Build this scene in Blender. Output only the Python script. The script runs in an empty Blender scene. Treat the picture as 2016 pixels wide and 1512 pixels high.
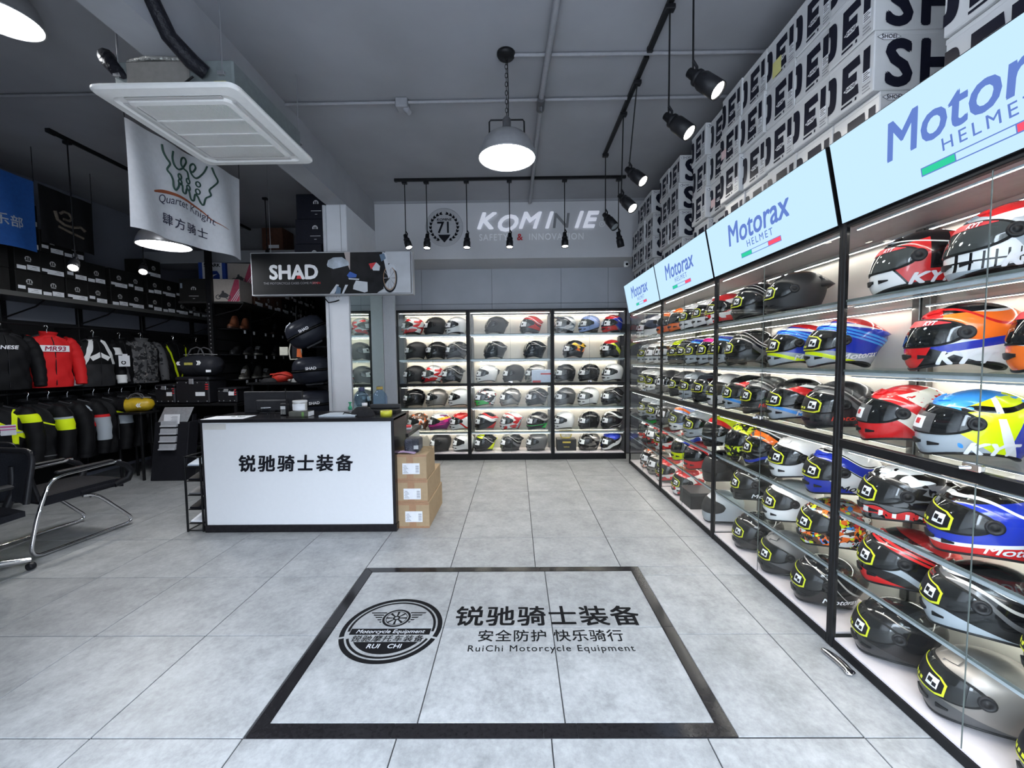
import bpy, math, random
from mathutils import Vector, Matrix
PI = math.pi
random.seed(7)
SC = bpy.context.scene
COL = SC.collection

# ------------------------------------------------------------ camera
def setup_camera():
    f, p, y, r, h = 810.87, .05722, -.010216, -.010247, 1.45691
    fw = Vector((math.sin(y)*math.cos(p), math.cos(y)*math.cos(p), -math.sin(p)))
    rt = Vector((math.cos(y), -math.sin(y), 0)); up = rt.cross(fw)
    r2 = rt*math.cos(r)+up*math.sin(r); u2 = up*math.cos(r)-rt*math.sin(r)
    cd = bpy.data.cameras.new('camera'); cd.sensor_width = 36; cd.lens = 36*f/2016
    cd.clip_start = .02; cd.clip_end = 100
    c = bpy.data.objects.new('camera', cd); COL.objects.link(c)
    m = Matrix((r2, u2, -fw)).transposed().to_4x4(); m.translation = (0, 0, h)
    c.matrix_world = m; SC.camera = c
setup_camera()
# ------------------------------------------------------------ world / exposure
W = bpy.data.worlds.new('world'); SC.world = W; W.use_nodes = True
W.node_tree.nodes['Background'].inputs[0].default_value = (.76, .875, 1.04, 1)
W.node_tree.nodes['Background'].inputs[1].default_value = 17.0
SC.view_settings.view_transform = 'Standard'; SC.view_settings.look = 'None'
SC.view_settings.exposure = 0.42; SC.view_settings.gamma = 1; SC.view_settings.use_curve_mapping = False
SC.cycles.transparent_max_bounces = 24; SC.cycles.max_bounces = 8; SC.cycles.diffuse_bounces = 4
SC.cycles.glossy_bounces = 4; SC.cycles.caustics_reflective = False; SC.cycles.caustics_refractive = False
SC.cycles.sample_clamp_indirect = 6
# daylight enters through the open shop front behind the camera (portal guides the sky sampling)
pl = bpy.data.lights.new('shopfront_portal', 'AREA'); pl.shape = 'RECTANGLE'; pl.size = 3.4; pl.size_y = 3.0
pl.cycles.is_portal = True
po = bpy.data.objects.new('shopfront_portal', pl); COL.objects.link(po); po.location = (-.2, -1.15, 1.5)
po.rotation_euler = (PI/2, 0, 0)

# ------------------------------------------------------------ materials
MATS = {}
def mat(name, col=(.5,.5,.5), rough=.5, metal=0., emit=0., ecol=None, coat=0., var=0., vscale=30., bump=0., spec=.5):
    if name in MATS: return MATS[name]
    if max(col) < .06 and spec == .5 and metal == 0: spec = .16
    m = bpy.data.materials.new(name); m.use_nodes = True; MATS[name] = m
    nt = m.node_tree; b = nt.nodes['Principled BSDF']
    b.inputs['Base Color'].default_value = (*col, 1); b.inputs['Roughness'].default_value = rough
    b.inputs['Metallic'].default_value = metal; b.inputs['Coat Weight'].default_value = coat
    b.inputs['Specular IOR Level'].default_value = spec
    if emit:
        b.inputs['Emission Color'].default_value = (*(ecol or col), 1); b.inputs['Emission Strength'].default_value = emit
    if var or bump:
        tc = nt.nodes.new('ShaderNodeTexCoord'); nz = nt.nodes.new('ShaderNodeTexNoise')
        nz.inputs['Scale'].default_value = vscale; nz.inputs['Detail'].default_value = 5
        nt.links.new(tc.outputs['Object'], nz.inputs['Vector'])
        if var:
            r = nt.nodes.new('ShaderNodeValToRGB'); r.color_ramp.elements[0].position = .3; r.color_ramp.elements[1].position = .7
            r.color_ramp.elements[0].color = (*[c*(1-var) for c in col], 1)
            r.color_ramp.elements[1].color = (*[min(1, c*(1+var)) for c in col], 1)
            nt.links.new(nz.outputs['Fac'], r.inputs[0]); nt.links.new(r.outputs[0], b.inputs['Base Color'])
        if bump:
            bp = nt.nodes.new('ShaderNodeBump'); bp.inputs['Strength'].default_value = bump; bp.inputs['Distance'].default_value = .02
            nt.links.new(nz.outputs['Fac'], bp.inputs['Height']); nt.links.new(bp.outputs[0], b.inputs['Normal'])
    return m
def emis(name, col, s):
    if name in MATS: return MATS[name]
    m = bpy.data.materials.new(name); m.use_nodes = True; MATS[name] = m; nt = m.node_tree
    nt.nodes.remove(nt.nodes['Principled BSDF']); e = nt.nodes.new('ShaderNodeEmission')
    e.inputs[0].default_value = (*col, 1); e.inputs[1].default_value = s
    nt.links.new(e.outputs[0], nt.nodes['Material Output'].inputs[0]); return m
def glass(name, tint=(1,1,1), refl=1.0, rough=0.0, ior=1.45):
    m = bpy.data.materials.new(name); m.use_nodes = True; MATS[name] = m; nt = m.node_tree
    nt.nodes.remove(nt.nodes['Principled BSDF'])
    t = nt.nodes.new('ShaderNodeBsdfTransparent'); t.inputs[0].default_value = (*tint, 1)
    g = nt.nodes.new('ShaderNodeBsdfGlossy'); g.inputs['Roughness'].default_value = rough
    g.inputs['Color'].default_value = (refl, refl, refl, 1)
    f = nt.nodes.new('ShaderNodeLayerWeight'); f.inputs[0].default_value = .5   # facing: Schlick reflectance, same from both sides
    pw = nt.nodes.new('ShaderNodeMath'); pw.operation = 'POWER'; pw.inputs[1].default_value = 5
    nt.links.new(f.outputs['Facing'], pw.inputs[0])
    fr = nt.nodes.new('ShaderNodeMath'); fr.operation = 'MULTIPLY_ADD'; fr.inputs[1].default_value = .45; fr.inputs[2].default_value = .012
    nt.links.new(pw.outputs[0], fr.inputs[0])
    x = nt.nodes.new('ShaderNodeMixShader')
    nt.links.new(fr.outputs[0], x.inputs[0]); nt.links.new(t.outputs[0], x.inputs[1]); nt.links.new(g.outputs[0], x.inputs[2])
    nt.links.new(x.outputs[0], nt.nodes['Material Output'].inputs[0]); return m

def tile_mat():
    m = bpy.data.materials.new('floor_tile'); m.use_nodes = True; nt = m.node_tree; b = nt.nodes['Principled BSDF']
    N = nt.nodes.new; L = nt.links.new
    tc = N('ShaderNodeTexCoord'); oi = N('ShaderNodeObjectInfo')
    ml = N('ShaderNodeMath'); ml.operation = 'MULTIPLY'; ml.inputs[1].default_value = 60; L(oi.outputs['Random'], ml.inputs[0])
    def nz(sc, det, rg=.55):
        n = N('ShaderNodeTexNoise'); n.noise_dimensions = '4D'; n.inputs['Scale'].default_value = sc; n.inputs['Detail'].default_value = det
        n.inputs['Roughness'].default_value = rg; L(tc.outputs['Object'], n.inputs['Vector']); L(ml.outputs[0], n.inputs['W']); return n
    n1 = nz(5.5, 9, .68); n2 = nz(34, 8, .75)
    a = N('ShaderNodeMix'); a.data_type = 'FLOAT'; a.inputs[0].default_value = .45; L(n1.outputs['Fac'], a.inputs[2]); L(n2.outputs['Fac'], a.inputs[3])
    r = N('ShaderNodeValToRGB'); e = r.color_ramp.elements
    e[0].position = .36; e[0].color = (.205, .211, .211, 1); e[1].position = .66; e[1].color = (.44, .445, .445, 1)
    L(a.outputs[0], r.inputs[0])
    tone = N('ShaderNodeMapRange'); tone.inputs[3].default_value = .93; tone.inputs[4].default_value = 1.05; L(oi.outputs['Random'], tone.inputs[0])
    mx = N('ShaderNodeVectorMath'); mx.operation = 'SCALE'; L(r.outputs[0], mx.inputs[0]); L(tone.outputs[0], mx.inputs['Scale'])
    L(mx.outputs[0], b.inputs['Base Color'])
    rr = N('ShaderNodeMapRange'); rr.inputs[3].default_value = .30; rr.inputs[4].default_value = .50; L(n2.outputs['Fac'], rr.inputs[0]); L(rr.outputs[0], b.inputs['Roughness'])
    bp = N('ShaderNodeBump'); bp.inputs['Strength'].default_value = .12; bp.inputs['Distance'].default_value = .004
    L(n2.outputs['Fac'], bp.inputs['Height']); L(bp.outputs[0], b.inputs['Normal']); return m
TILE = tile_mat()
BLACK = mat('black_metal', (.009,.009,.010), .4, var=.2, spec=.2)
BLKP = mat('black_plastic', (.010,.010,.012), .45, var=.15, spec=.25)
WHITE = mat('white_paint', (.74,.75,.78), .6, var=.03, vscale=6)
CHROME = mat('chrome', (.75,.75,.77), .12, 1.)
ALU = mat('aluminium', (.55,.58,.62), .35, .8, var=.05)
INK = mat('black_ink', (.008,.008,.012), .5, var=.1)
INKN = mat('navy_ink', (.010,.011,.022), .5, var=.1)
PAPER = mat('white_paper', (.78,.79,.82), .7, var=.04)
WINK = mat('white_ink', (.80,.80,.82), .6, var=.03)
GLASS = glass('door_glass', (.97,.98,.975), .9)
SGLASS = glass('shelf_glass', (.93,.96,.95), .9)
GEDGE = mat('glass_edge', (.11,.13,.125), .15, var=.1)
CONC = mat('painted_ceiling', (.29,.293,.315), .85, var=.10, vscale=1.6, bump=.15)
BEAMM = mat('painted_beam', (.33,.335,.355), .8, var=.10, vscale=2.5, bump=.1)
FASC = mat('fascia_paint', (.56,.56,.58), .75, var=.05, vscale=2)
PANELM = mat('wall_board', (.44,.46,.50), .55, var=.05, vscale=3)
CARD = mat('brown_cardboard', (.40,.285,.165), .8, var=.06, vscale=25)

# ------------------------------------------------------------ mesh builder
class MB:
    def __init__(s): s.v = []; s.f = []; s.m = []; s.sm = []
    def add(s, vs, fs, mi=0, sm=False):
        o = len(s.v); s.v += [tuple(v) for v in vs]
        for f in fs: s.f.append([o+i for i in f]); s.m.append(mi); s.sm.append(sm)
        return s
    def box(s, x0, x1, y0, y1, z0, z1, mi=0, T=None):
        vs = [(x,y,z) for x in (x0,x1) for y in (y0,y1) for z in (z0,z1)]
        if T: vs = [T(*v) for v in vs]
        return s.add(vs, [(0,1,3,2),(4,6,7,5),(0,4,5,1),(2,3,7,6),(0,2,6,4),(1,5,7,3)], mi)
    def bbox(s, x0, x1, y0, y1, z0, z1, b=.004, mi=0, T=None):
        X=(x0,x1); Y=(y0,y1); Z=(z0,z1); vs=[]; idx={}
        for i in (0,1):
            for j in (0,1):
                for k in (0,1):
                    dx=b if i==0 else -b; dy=b if j==0 else -b; dz=b if k==0 else -b
                    for a in range(3):
                        p=[X[i]+dx,Y[j]+dy,Z[k]+dz]; p[a]=(X[i],Y[j],Z[k])[a]
                        idx[i,j,k,a]=len(vs); vs.append(T(*p) if T else p)
        g=lambda i,j,k,a: idx[i,j,k,a]; fs=[]
        for i in (0,1):
            fs.append([g(i,0,0,0),g(i,1,0,0),g(i,1,1,0),g(i,0,1,0)]); fs.append([g(0,i,0,1),g(1,i,0,1),g(1,i,1,1),g(0,i,1,1)])
            fs.append([g(0,0,i,2),g(1,0,i,2),g(1,1,i,2),g(0,1,i,2)])
        for i in (0,1):
            for j in (0,1):
                fs.append([g(i,j,0,0),g(i,j,1,0),g(i,j,1,1),g(i,j,0,1)]); fs.append([g(i,0,j,0),g(i,1,j,0),g(i,1,j,2),g(i,0,j,2)])
                fs.append([g(0,i,j,1),g(1,i,j,1),g(1,i,j,2),g(0,i,j,2)])
                for k in (0,1): fs.append([g(i,j,k,0),g(i,j,k,1),g(i,j,k,2)])
        return s.add(vs, fs, mi)
    def tube(s, pts, r, n=8, mi=0, cap=True, closed=False):
        P=[Vector(p) for p in pts]; R=r if isinstance(r,(list,tuple)) else [r]*len(P); rings=[]; prev=None
        for i,p in enumerate(P):
            a=P[i-1] if (i>0 or closed) else P[i]; c=P[(i+1)%len(P)] if (i<len(P)-1 or closed) else P[i]
            t=(c-a); t=t.normalized() if t.length>1e-9 else Vector((0,0,1))
            if prev is None: u=t.orthogonal().normalized()
            else:
                u=prev-t*prev.dot(t); u=u.normalized() if u.length>1e-6 else t.orthogonal().normalized()
            prev=u; w=t.cross(u)
            rings.append([p+(u*math.cos(2*PI*k/n)+w*math.sin(2*PI*k/n))*R[i] for k in range(n)])
        vs=[q for g in rings for q in g]; fs=[]; m=len(P)
        for i in range(m if closed else m-1):
            for k in range(n):
                i2=(i+1)%m; fs.append([i*n+k,i*n+(k+1)%n,i2*n+(k+1)%n,i2*n+k])
        s.add(vs,fs,mi,True)
        if cap and not closed: s.add(rings[0],[list(range(n))[::-1]],mi); s.add(rings[-1],[list(range(n))],mi)
        return s
    def lathe(s, prof, n=24, T=None, mi=0, sm=True):
        vs=[]
        for r,z in prof:
            for k in range(n):
                p=(r*math.cos(2*PI*k/n),r*math.sin(2*PI*k/n),z); vs.append(T(*p) if T else p)
        fs=[[i*n+k,i*n+(k+1)%n,(i+1)*n+(k+1)%n,(i+1)*n+k] for i in range(len(prof)-1) for k in range(n)]
        return s.add(vs,fs,mi,sm)
    def grid(s, fn, nu, nv, mi=0, closeu=False, sm=True):
        vs=[fn(i/nu,j/nv) for j in range(nv+1) for i in range(nu if closeu else nu+1)]
        w=nu if closeu else nu+1; fs=[]
        for j in range(nv):
            for i in range(nu): fs.append([j*w+i,j*w+(i+1)%w,(j+1)*w+(i+1)%w,(j+1)*w+i])
        return s.add(vs,fs,mi,sm)
    def prism(s, pts, d0, d1, T=lambda x,y,z:(x,y,z), mi=0):
        n=len(pts); vs=[T(x,y,d0) for x,y in pts]+[T(x,y,d1) for x,y in pts]
        fs=[list(range(n))[::-1],[n+i for i in range(n)]]+[[i,(i+1)%n,n+(i+1)%n,n+i] for i in range(n)]
        return s.add(vs,fs,mi)
    def text(s, t, T, mi=0, **k):
        v,f=text_mesh(t,**k); return s.add([T(*p) for p in v],f,mi)
    def mesh(s, name='mesh'):
        me=bpy.data.meshes.new(name); me.from_pydata(s.v,[],s.f)
        me.polygons.foreach_set('material_index',s.m); me.polygons.foreach_set('use_smooth',s.sm); me.update(); return me

TXT={}
def text_mesh(t, size=1., bold=0., shear=0., ext=0., align='CENTER', sp=1., xs=1., res=3):
    key=(t,size,bold,shear,ext,align,sp,xs,res)
    if key in TXT: return TXT[key]
    c=bpy.data.curves.new('t','FONT'); c.body=t; c.size=1; c.shear=shear; c.extrude=ext/size if size else 0
    c.align_x=align; c.space_character=sp; c.resolution_u=res
    o=bpy.data.objects.new('t',c); COL.objects.link(o); dg=bpy.context.evaluated_depsgraph_get(); e=o.evaluated_get(dg); me=e.to_mesh()
    v=[(p.co.x*size*xs,p.co.y*size,p.co.z*size) for p in me.vertices]; f=[list(p.vertices) for p in me.polygons]
    if bold:      # weight by overlaid, slightly shifted copies (keeps sharp glyph corners clean)
        b0=bold*size*.75; n0=len(v); vv=[]; ff=[]
        dirs=[(0,0)]+[(1.25*math.cos(PI*q/4),1.25*math.sin(PI*q/4)) for q in range(8)] if bold>=.03 else [(-1,-1),(1,-1),(1,1),(-1,1),(0,0)]
        for k,(dx,dy) in enumerate(dirs):
            vv+=[(x+dx*b0,y+dy*b0,z+k*.0002) for x,y,z in v]; ff+=[[i+k*n0 for i in q] for q in f]
        v,f=vv,ff
    e.to_mesh_clear(); bpy.data.objects.remove(o); bpy.data.curves.remove(c); TXT[key]=(v,f); return TXT[key]
def plane(o, r, u, n=None):
    o=Vector(o); r=Vector(r); u=Vector(u); n=Vector(n) if n else r.cross(u)
    return lambda x,y,z=0: tuple(o+r*x+u*y+n*z)

# ------------------------------------------------------------ objects
def obj(name, me, mats=None, parent=None, loc=None, rz=None, rot=None, label=None):
    if isinstance(me, MB): me=me.mesh(name)
    if mats is not None and not me.materials:
        for m in (mats if isinstance(mats,(list,tuple)) else [mats]): me.materials.append(m)
    o=bpy.data.objects.new(name, me); COL.objects.link(o)
    if loc: o.location=loc
    if rz is not None: o.rotation_euler=(0,0,rz)
    if rot is not None: o.rotation_euler=rot
    if parent: o.parent=parent
    if label: o['label']=label
    return o
def tag(o, label, cat, group=None):
    o['label']=label; o['category']=cat
    if group: o['group']=group
    return o
def thing(name, label, cat, loc=(0,0,0), rz=0, group=None, rot=None):
    o=bpy.data.objects.new(name, None); o.empty_display_size=.05; COL.objects.link(o); o.location=loc
    o.rotation_euler=rot if rot else (0,0,rz); return tag(o,label,cat,group)
def struct(name, mb, m, parent=None, loc=None):
    o=obj(name,mb,m,parent,loc)
    if not parent: o['kind']='structure'
    return o
ORD=['first','second','third','fourth','fifth','sixth','seventh','eighth','ninth','tenth','eleventh','twelfth','thirteenth','fourteenth','fifteenth','sixteenth']
# ============================================================ the room shell
CZ=3.64; XL=-5.65; XR=2.03; YF=-1.0; YB=6.4; YBL=10.0
# floor: grout bed + tiles
fl=struct('floor', MB().box(XL-.1,XR+.1,YF,YBL+.1,-.06,-.004), mat('grout',(.05,.05,.052),.9,var=.1))
FX0,FX1,FY0,FY1=-1.068,.843,1.514,2.828
IX0,IX1,IY0,IY1=-1.012,.782,1.576,2.770
G=.0026; TX=-.477; TY=1.511
def tile_mesh(w,d): return MB().bbox(0,w,0,d,-.012,0,.0012).mesh('tile')
full=tile_mesh(.6-2*G,.6-2*G); full.materials.append(TILE)
def add_tile(x0,x1,y0,y1,name='tile',m=TILE):
    if x1-x0<.012 or y1-y0<.012: return
    if abs(x1-x0-.6)<1e-4 and abs(y1-y0-.6)<1e-4: o=obj(name,full,None,fl)
    else: o=obj(name,tile_mesh(x1-x0-2*G,y1-y0-2*G),m,fl)
    o.location=(x0+G,y0+G,0)
for i in range(-9,5):
    for j in range(-3,15):
        x0=TX+.6*i; x1=x0+.6; y0=TY+.6*j; y1=y0+.6
        if x0>1.95 or x1<XL: continue
        if y0>6.0 and x0>-2.6: continue
        if x0>-2.7 and x1<-1.3 and y0>4.0: continue
        x0=max(x0,XL); x1=min(x1,1.98)
        if x1<=FX0 or x0>=FX1 or y1<=FY0+.01 or y0>=FY1: add_tile(x0,x1,y0,y1); continue
        if y1>FY1: add_tile(x0,x1,max(FY1,y0),y1); y1=FY1
        if y0<FY0: y0=FY0
        if x0<FX0: add_tile(x0,FX0,y0,y1)
        if x1>FX1: add_tile(FX1,x1,y0,y1)
xs=[IX0,-.412,.184,IX1]; ys=[IY0,2.172,IY1]
for i in range(3):
    for j in range(2): add_tile(xs[i],xs[i+1],ys[j],ys[j+1])
GRAN=mat('black_granite',(.014,.013,.014),.12,spec=.3,var=.25,vscale=60)
def strip(pts):
    o=obj('border_strip',MB().prism(pts,-.012,.0008),GRAN,fl)
def mitre(a,b,lo,hi): pass
g=.0012
cuts=[FX0,-.50,.094,.228,FX1]
for i in range(4):
    xa,xb=cuts[i]+g,cuts[i+1]-g
    ya=IX0 if i==0 else xa; yb=IX1 if i==3 else xb
    strip([(xa,FY0),(xb,FY0),(yb,IY0-g),(ya,IY0-g)])
cuts=[FX0,-.45,.15,FX1]
for i in range(3):
    xa,xb=cuts[i]+g,cuts[i+1]-g
    ya=IX0 if i==0 else xa; yb=IX1 if i==2 else xb
    strip([(ya,IY1+g),(yb,IY1+g),(xb,FY1),(xa,FY1)])
for (xo,xi) in ((FX0,IX0),(FX1,IX1)):
    s_=g if xo<0 else -g
    for (ya,yb,yia,yib) in ((FY0,2.172,IY0,2.172),(2.172,FY1,2.172,IY1)):
        strip([(xo,ya+g),(xi-s_,yia+g),(xi-s_,yib-g),(xo,yb-g)])
# ceiling, walls
struct('ground_unseen_paving',MB().box(-25,25,-40,YF-.12,-.15,-.05),mat('street_paving',(.22,.22,.215),.9,var=.1,vscale=2))  # unseen street ground, added to darken the light arriving from below
struct('ceiling',MB().box(XL-.1,XR+.1,YF,YBL+.1,CZ,CZ+.12),CONC)
struct('wall_right',MB().box(XR,XR+.12,YF,YB+.2,0,CZ),mat('right_wall_paint',(.34,.34,.36),.8,var=.06,vscale=2))
struct('wall_left',MB().box(XL-.12,XL,YF,YBL+.1,0,CZ),mat('left_wall_paint',(.18,.19,.225),.8,var=.06,vscale=2))
struct('wall_left_back',MB().box(XL,-2.15,YBL,YBL+.1,0,CZ),mat('dark_back_wall',(.05,.05,.055),.8,var=.1))
wb=struct('wall_back',MB().box(-1.92,XR,YB,YB+.1,0,CZ),mat('back_wall_joint',(.10,.105,.12),.8,var=.05))
bx=[-1.90,-1.44,-.36,.70,1.42,2.0]
for i in range(5):
    for (za,zb) in ((2.0,2.325),(2.33,2.93)): obj('wall_board',MB().bbox(bx[i]+.002,bx[i+1]-.002,YB-.012,YB-.001,za,zb,.002),PANELM,wb)
fa=struct('wall_fascia',MB().box(-1.92,XR,5.75,YB,2.857,CZ),FASC)
struct('trim_ceiling',MB().box(-1.92,1.9,5.735,5.755,CZ-.03,CZ),BEAMM)
wf=MB(); wf.box(XL,-1.75,YF-.12,YF,0,CZ); wf.box(1.6,XR+.1,YF-.12,YF,0,CZ); wf.box(-1.75,1.6,YF-.12,YF,3.05,CZ)
struct('wall_front',wf,WHITE)
ob=struct('wall_sky_block',MB().box(-16,16,-15.5,-15,-.05,8.5),mat('sky_block_facade',(.30,.29,.28),.8,var=.15,vscale=.8))  # unseen facade, added to block the low sky and dim its reflections
for k in range(8):
    for r in range(2): obj('window',MB().box(-14+3.6*k,-12+3.6*k,-15.02,-14.97,1.0+3.6*r,3.0+3.6*r),mat('sky_block_window',(.05,.06,.07),.1,var=.2),ob)
# beam and column with mirror
struct('wall_daylight_block',MB().bbox(-2.15,-1.92,YF,.75,0,3.25,.006),WHITE)  # unseen pier, added to keep doorway daylight off the left floor
struct('ceiling_beam',MB().box(-2.15,-1.92,YF,YB,3.25,CZ),BEAMM)
struct('wall_column',MB().bbox(-2.15,-1.92,4.775,YB+.1,0,3.25,.006),WHITE)
struct('wall_partition',MB().box(-2.15,-1.92,YB+.1,YBL,0,CZ),mat('partition_paint',(.10,.10,.11),.8,var=.05))
struct('trim_column',MB().bbox(-2.185,-2.15,4.76,4.80,0,3.24,.004),mat('ivory_trim',(.62,.63,.66),.5,var=.04))
t=thing('wall_mirror','tall greenish mirror panel on the side of the white column','mirror',(-1.919,5.37,0))
obj('mirror_pane',MB().box(0,.008,-.575,.575,.1,2.6),mat('mirror_silver',(.72,.82,.76),.02,1.),t)
obj('mirror_edge',MB().box(.0,.010,-.585,-.575,.1,2.6),ALU,t)
struct('trim_jamb',MB().bbox(-1.91,-1.735,5.96,6.0,0,2.86,.003),mat('jamb_paint',(.60,.62,.66),.6,var=.03))
# cross lintel in the left room
struct('ceiling_lintel',MB().box(XL,-2.15,6.3,6.75,2.98,3.16),BEAMM)
struct('wall_upper_left',MB().box(XL,-2.15,6.78,6.88,3.16,CZ),mat('upper_wall_paint',(.24,.24,.25),.8,var=.06))
# ceiling conduits
def conduit(name,pts,r,label,m=None): return tag(obj(name,MB().tube(pts,r,8),m or mat('conduit_paint',(.27,.27,.29),.6,var=.06)),label,'pipe')
conduit('ceiling_pipe',[(.272,YF,3.60),(.265,2.6,3.60),(.228,3.50,3.60)],.022,'grey painted pipe running lengthwise under the ceiling, near section')
conduit('ceiling_pipe',[(.228,3.63,3.585),(.215,5.0,3.585),(.208,5.70,3.585)],.021,'grey painted pipe under the ceiling ending at the back fascia')
t=thing('pipe_valve','small valve joint between the two lengthwise ceiling pipes','valve',(.228,3.56,3.59))
obj('valve_body',MB().tube([(0,-.07,0),(0,.08,0)],.034,10),mat('valve_metal',(.16,.16,.17),.4,.6,var=.1),t)
obj('valve_stem',MB().tube([(0,0,0),(0,0,-.07)],[.02,.012],8),mat('valve_metal'),t)
conduit('ceiling_conduit',[(-.02,3.06,3.625),(1.9,3.07,3.625)],.013,'thin conduit on the ceiling from the central pendant to the right wall')
conduit('ceiling_conduit',[(-1.92,3.57,3.622),(1.9,3.56,3.622)],.013,'thin conduit crossing the ceiling with a junction box')
conduit('ceiling_conduit',[(-5.6,3.4,3.622),(-2.15,3.4,3.622)],.012,'thin conduit crossing the dark left ceiling')
t=thing('junction_box','painted junction box with rough edges on the ceiling conduit','electrical box',(-.93,3.57,3.60))
obj('box_body',MB().bbox(-.05,.05,-.05,.05,-.035,.04,.008),mat('conduit_paint'),t)
obj('box_stub',MB().tube([(.03,0,-.03),(.06,-.01,-.07)],[.03,.02],7),mat('conduit_paint'),t)
t=thing('smoke_detector','round ivory detector on the dark left ceiling','detector',(-2.63,3.40,3.60))
obj('detector_body',MB().lathe([(0.0,-.03),(.03,-.03),(.055,-.012),(.06,.03),(0,.03)],20),mat('ivory_plastic',(.55,.50,.40),.5,var=.05),t)
obj('detector_cap',MB().lathe([(0,-.045),(.022,-.042),(.03,-.029)],14),mat('ivory_plastic'),t)
# ============================================================ display cabinets
BACKP=mat('cabinet_back_panel',(.62,.585,.53),.45,var=.05,vscale=5)
DECK=mat('cabinet_deck',(.70,.64,.66),.4,var=.03)
LED=emis('led_strip_light',(1.,.92,.79),30.)
LEDR=emis('led_strip_light_right',(1.,.95,.885),24.)
LEDF=emis('led_strip_front',(1.,.95,.88),48.)
CTOP=mat('cabinet_grey_lining',(.36,.34,.34),.5,var=.05)
def cabinet(name,label,w,loc,rz,zs,top,bar,deckz,depth=.41,strip=LED,group=None,p=.026):
    """local: x along the front 0..w, y depth 0(front)..depth(back), z up"""
    t=thing(name,label,'display cabinet',loc,rz,group)
    for x in (0,w-p): obj('post',MB().bbox(x,x+p,0,p,0,top,.003),BLACK,t)
    obj('top_rail',MB().bbox(p,w-p,0,.03,top-.032,top,.003),BLACK,t)
    obj('middle_rail',MB().bbox(p,w-p,0,.03,bar-.042,bar,.003),BLACK,t)
    obj('plinth',MB().bbox(p,w-p,.003,depth,0,deckz-.012,.003),BLACK,t)
    obj('deck',MB().bbox(p,w-p,.012,depth-.02,deckz-.012,deckz,.002),DECK,t)
    obj('back_panel',MB().box(0,w,depth-.012,depth,.01,top),BACKP,t)
    for x in (.005,w-.045):
        obj('upright',MB().bbox(x,x+.04,depth-.045,depth-.013,deckz,top-.03,.003),mat('upright_steel',(.20,.19,.18),.35,.7,var=.1),t)
    obj('top_panel',MB().box(0,w,.03,depth-.012,top-.012,top),CTOP,t)
    lev=list(zs)
    for z in lev:
        if abs(z-bar)<.03:
            obj('glass_shelf',MB().box(p,w-p,.031,depth-.02,bar-.010,bar-.002),SGLASS,t); continue
        s=obj('glass_shelf',MB().box(.012,w-.012,.014,depth-.02,z-.010,z),SGLASS,t)
        obj('shelf_edge',MB().box(.012,w-.012,.0105,.0138,z-.010,z),GEDGE,s)
        obj('edge_profile',MB().box(.012,w-.012,.016,.030,z-.026,z-.0105),mat('shelf_profile',(.48,.54,.58),.3,.3,var=.04),s)
    for z in [top-.03]+lev:
        zz=z-.030 if z<top-.04 else z-.012
        if abs(z-bar)<.03: zz=bar-.055
        for ya in (depth-.062,.034):
            y0,y1=ya,ya+(.014 if ya>.1 else .008)
            obj('led_strip',MB().box(.04,w-.04,y0,y1,zz-.008,zz).add([(.04,y0+.001,zz-.0085),(w-.04,y0+.001,zz-.0085),(w-.04,y1-.001,zz-.0085),(.04,y1-.001,zz-.0085)],[[0,1,2,3]],1),[mat('shelf_profile',(.48,.54,.58),.3,.3,var=.04),strip if ya>.1 else LEDF],t)
    for (za,zb) in ((deckz+.004,bar-.045),(bar+.003,top-.035)):
        for (xa,xb) in ((p+.003,w/2-.0008),(w/2+.0008,w-p-.003)):
            d=obj('glass_door',MB().box(xa,xb,.003,.006,za,zb),GLASS,t)
            hx=xb if xb<w/2 else xa
            e=.0007
            obj('door_edge',MB().box(hx-e,hx+e,.0031,.0059,za,zb),GEDGE,d)
    lk=MB().bbox(w/2-.03,w/2+.03,-.018,.004,bar+.002,bar+.028,.004)
    lk.tube([(w/2,-.01,bar+.015),(w/2-.02,-.035,bar+.01)],[.009,.007],8)
    obj('lock',lk,CHROME,t)
    return t
RP=[.79,2.025,3.28,4.49,5.72]           # posts of the right-hand run
RZ=[1.729,1.397,1.06,.703,.404]; RD=.055
RN=['nearest right cabinet','second right cabinet','third right cabinet','farthest right cabinet']
for i in range(4):
    cabinet('display_cabinet','glass fronted helmet cabinet on the right wall, '+['nearest the camera','second from the camera','third from the camera','farthest, in the corner'][i],
        RP[i+1]-RP[i],(1.57,RP[i+1],0),-PI/2,RZ,2.10,1.06,RD,depth=.43,strip=LEDR,p=.021,group='cabinets along the right wall')
BP=[-1.725,-.69,.53,1.60]
BZ=[1.846,1.485,1.13,.778,.417]; BD=.10
BN=['left back cabinet','middle back cabinet','right back cabinet']
for i in range(3):
    cabinet('display_cabinet','glass fronted helmet cabinet on the back wall, '+['leftmost','in the middle','at the right corner'][i],
        BP[i+1]-BP[i],(BP[i],5.975,0),0,BZ,2.195,1.13,BD,group='cabinets along the back wall')

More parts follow.
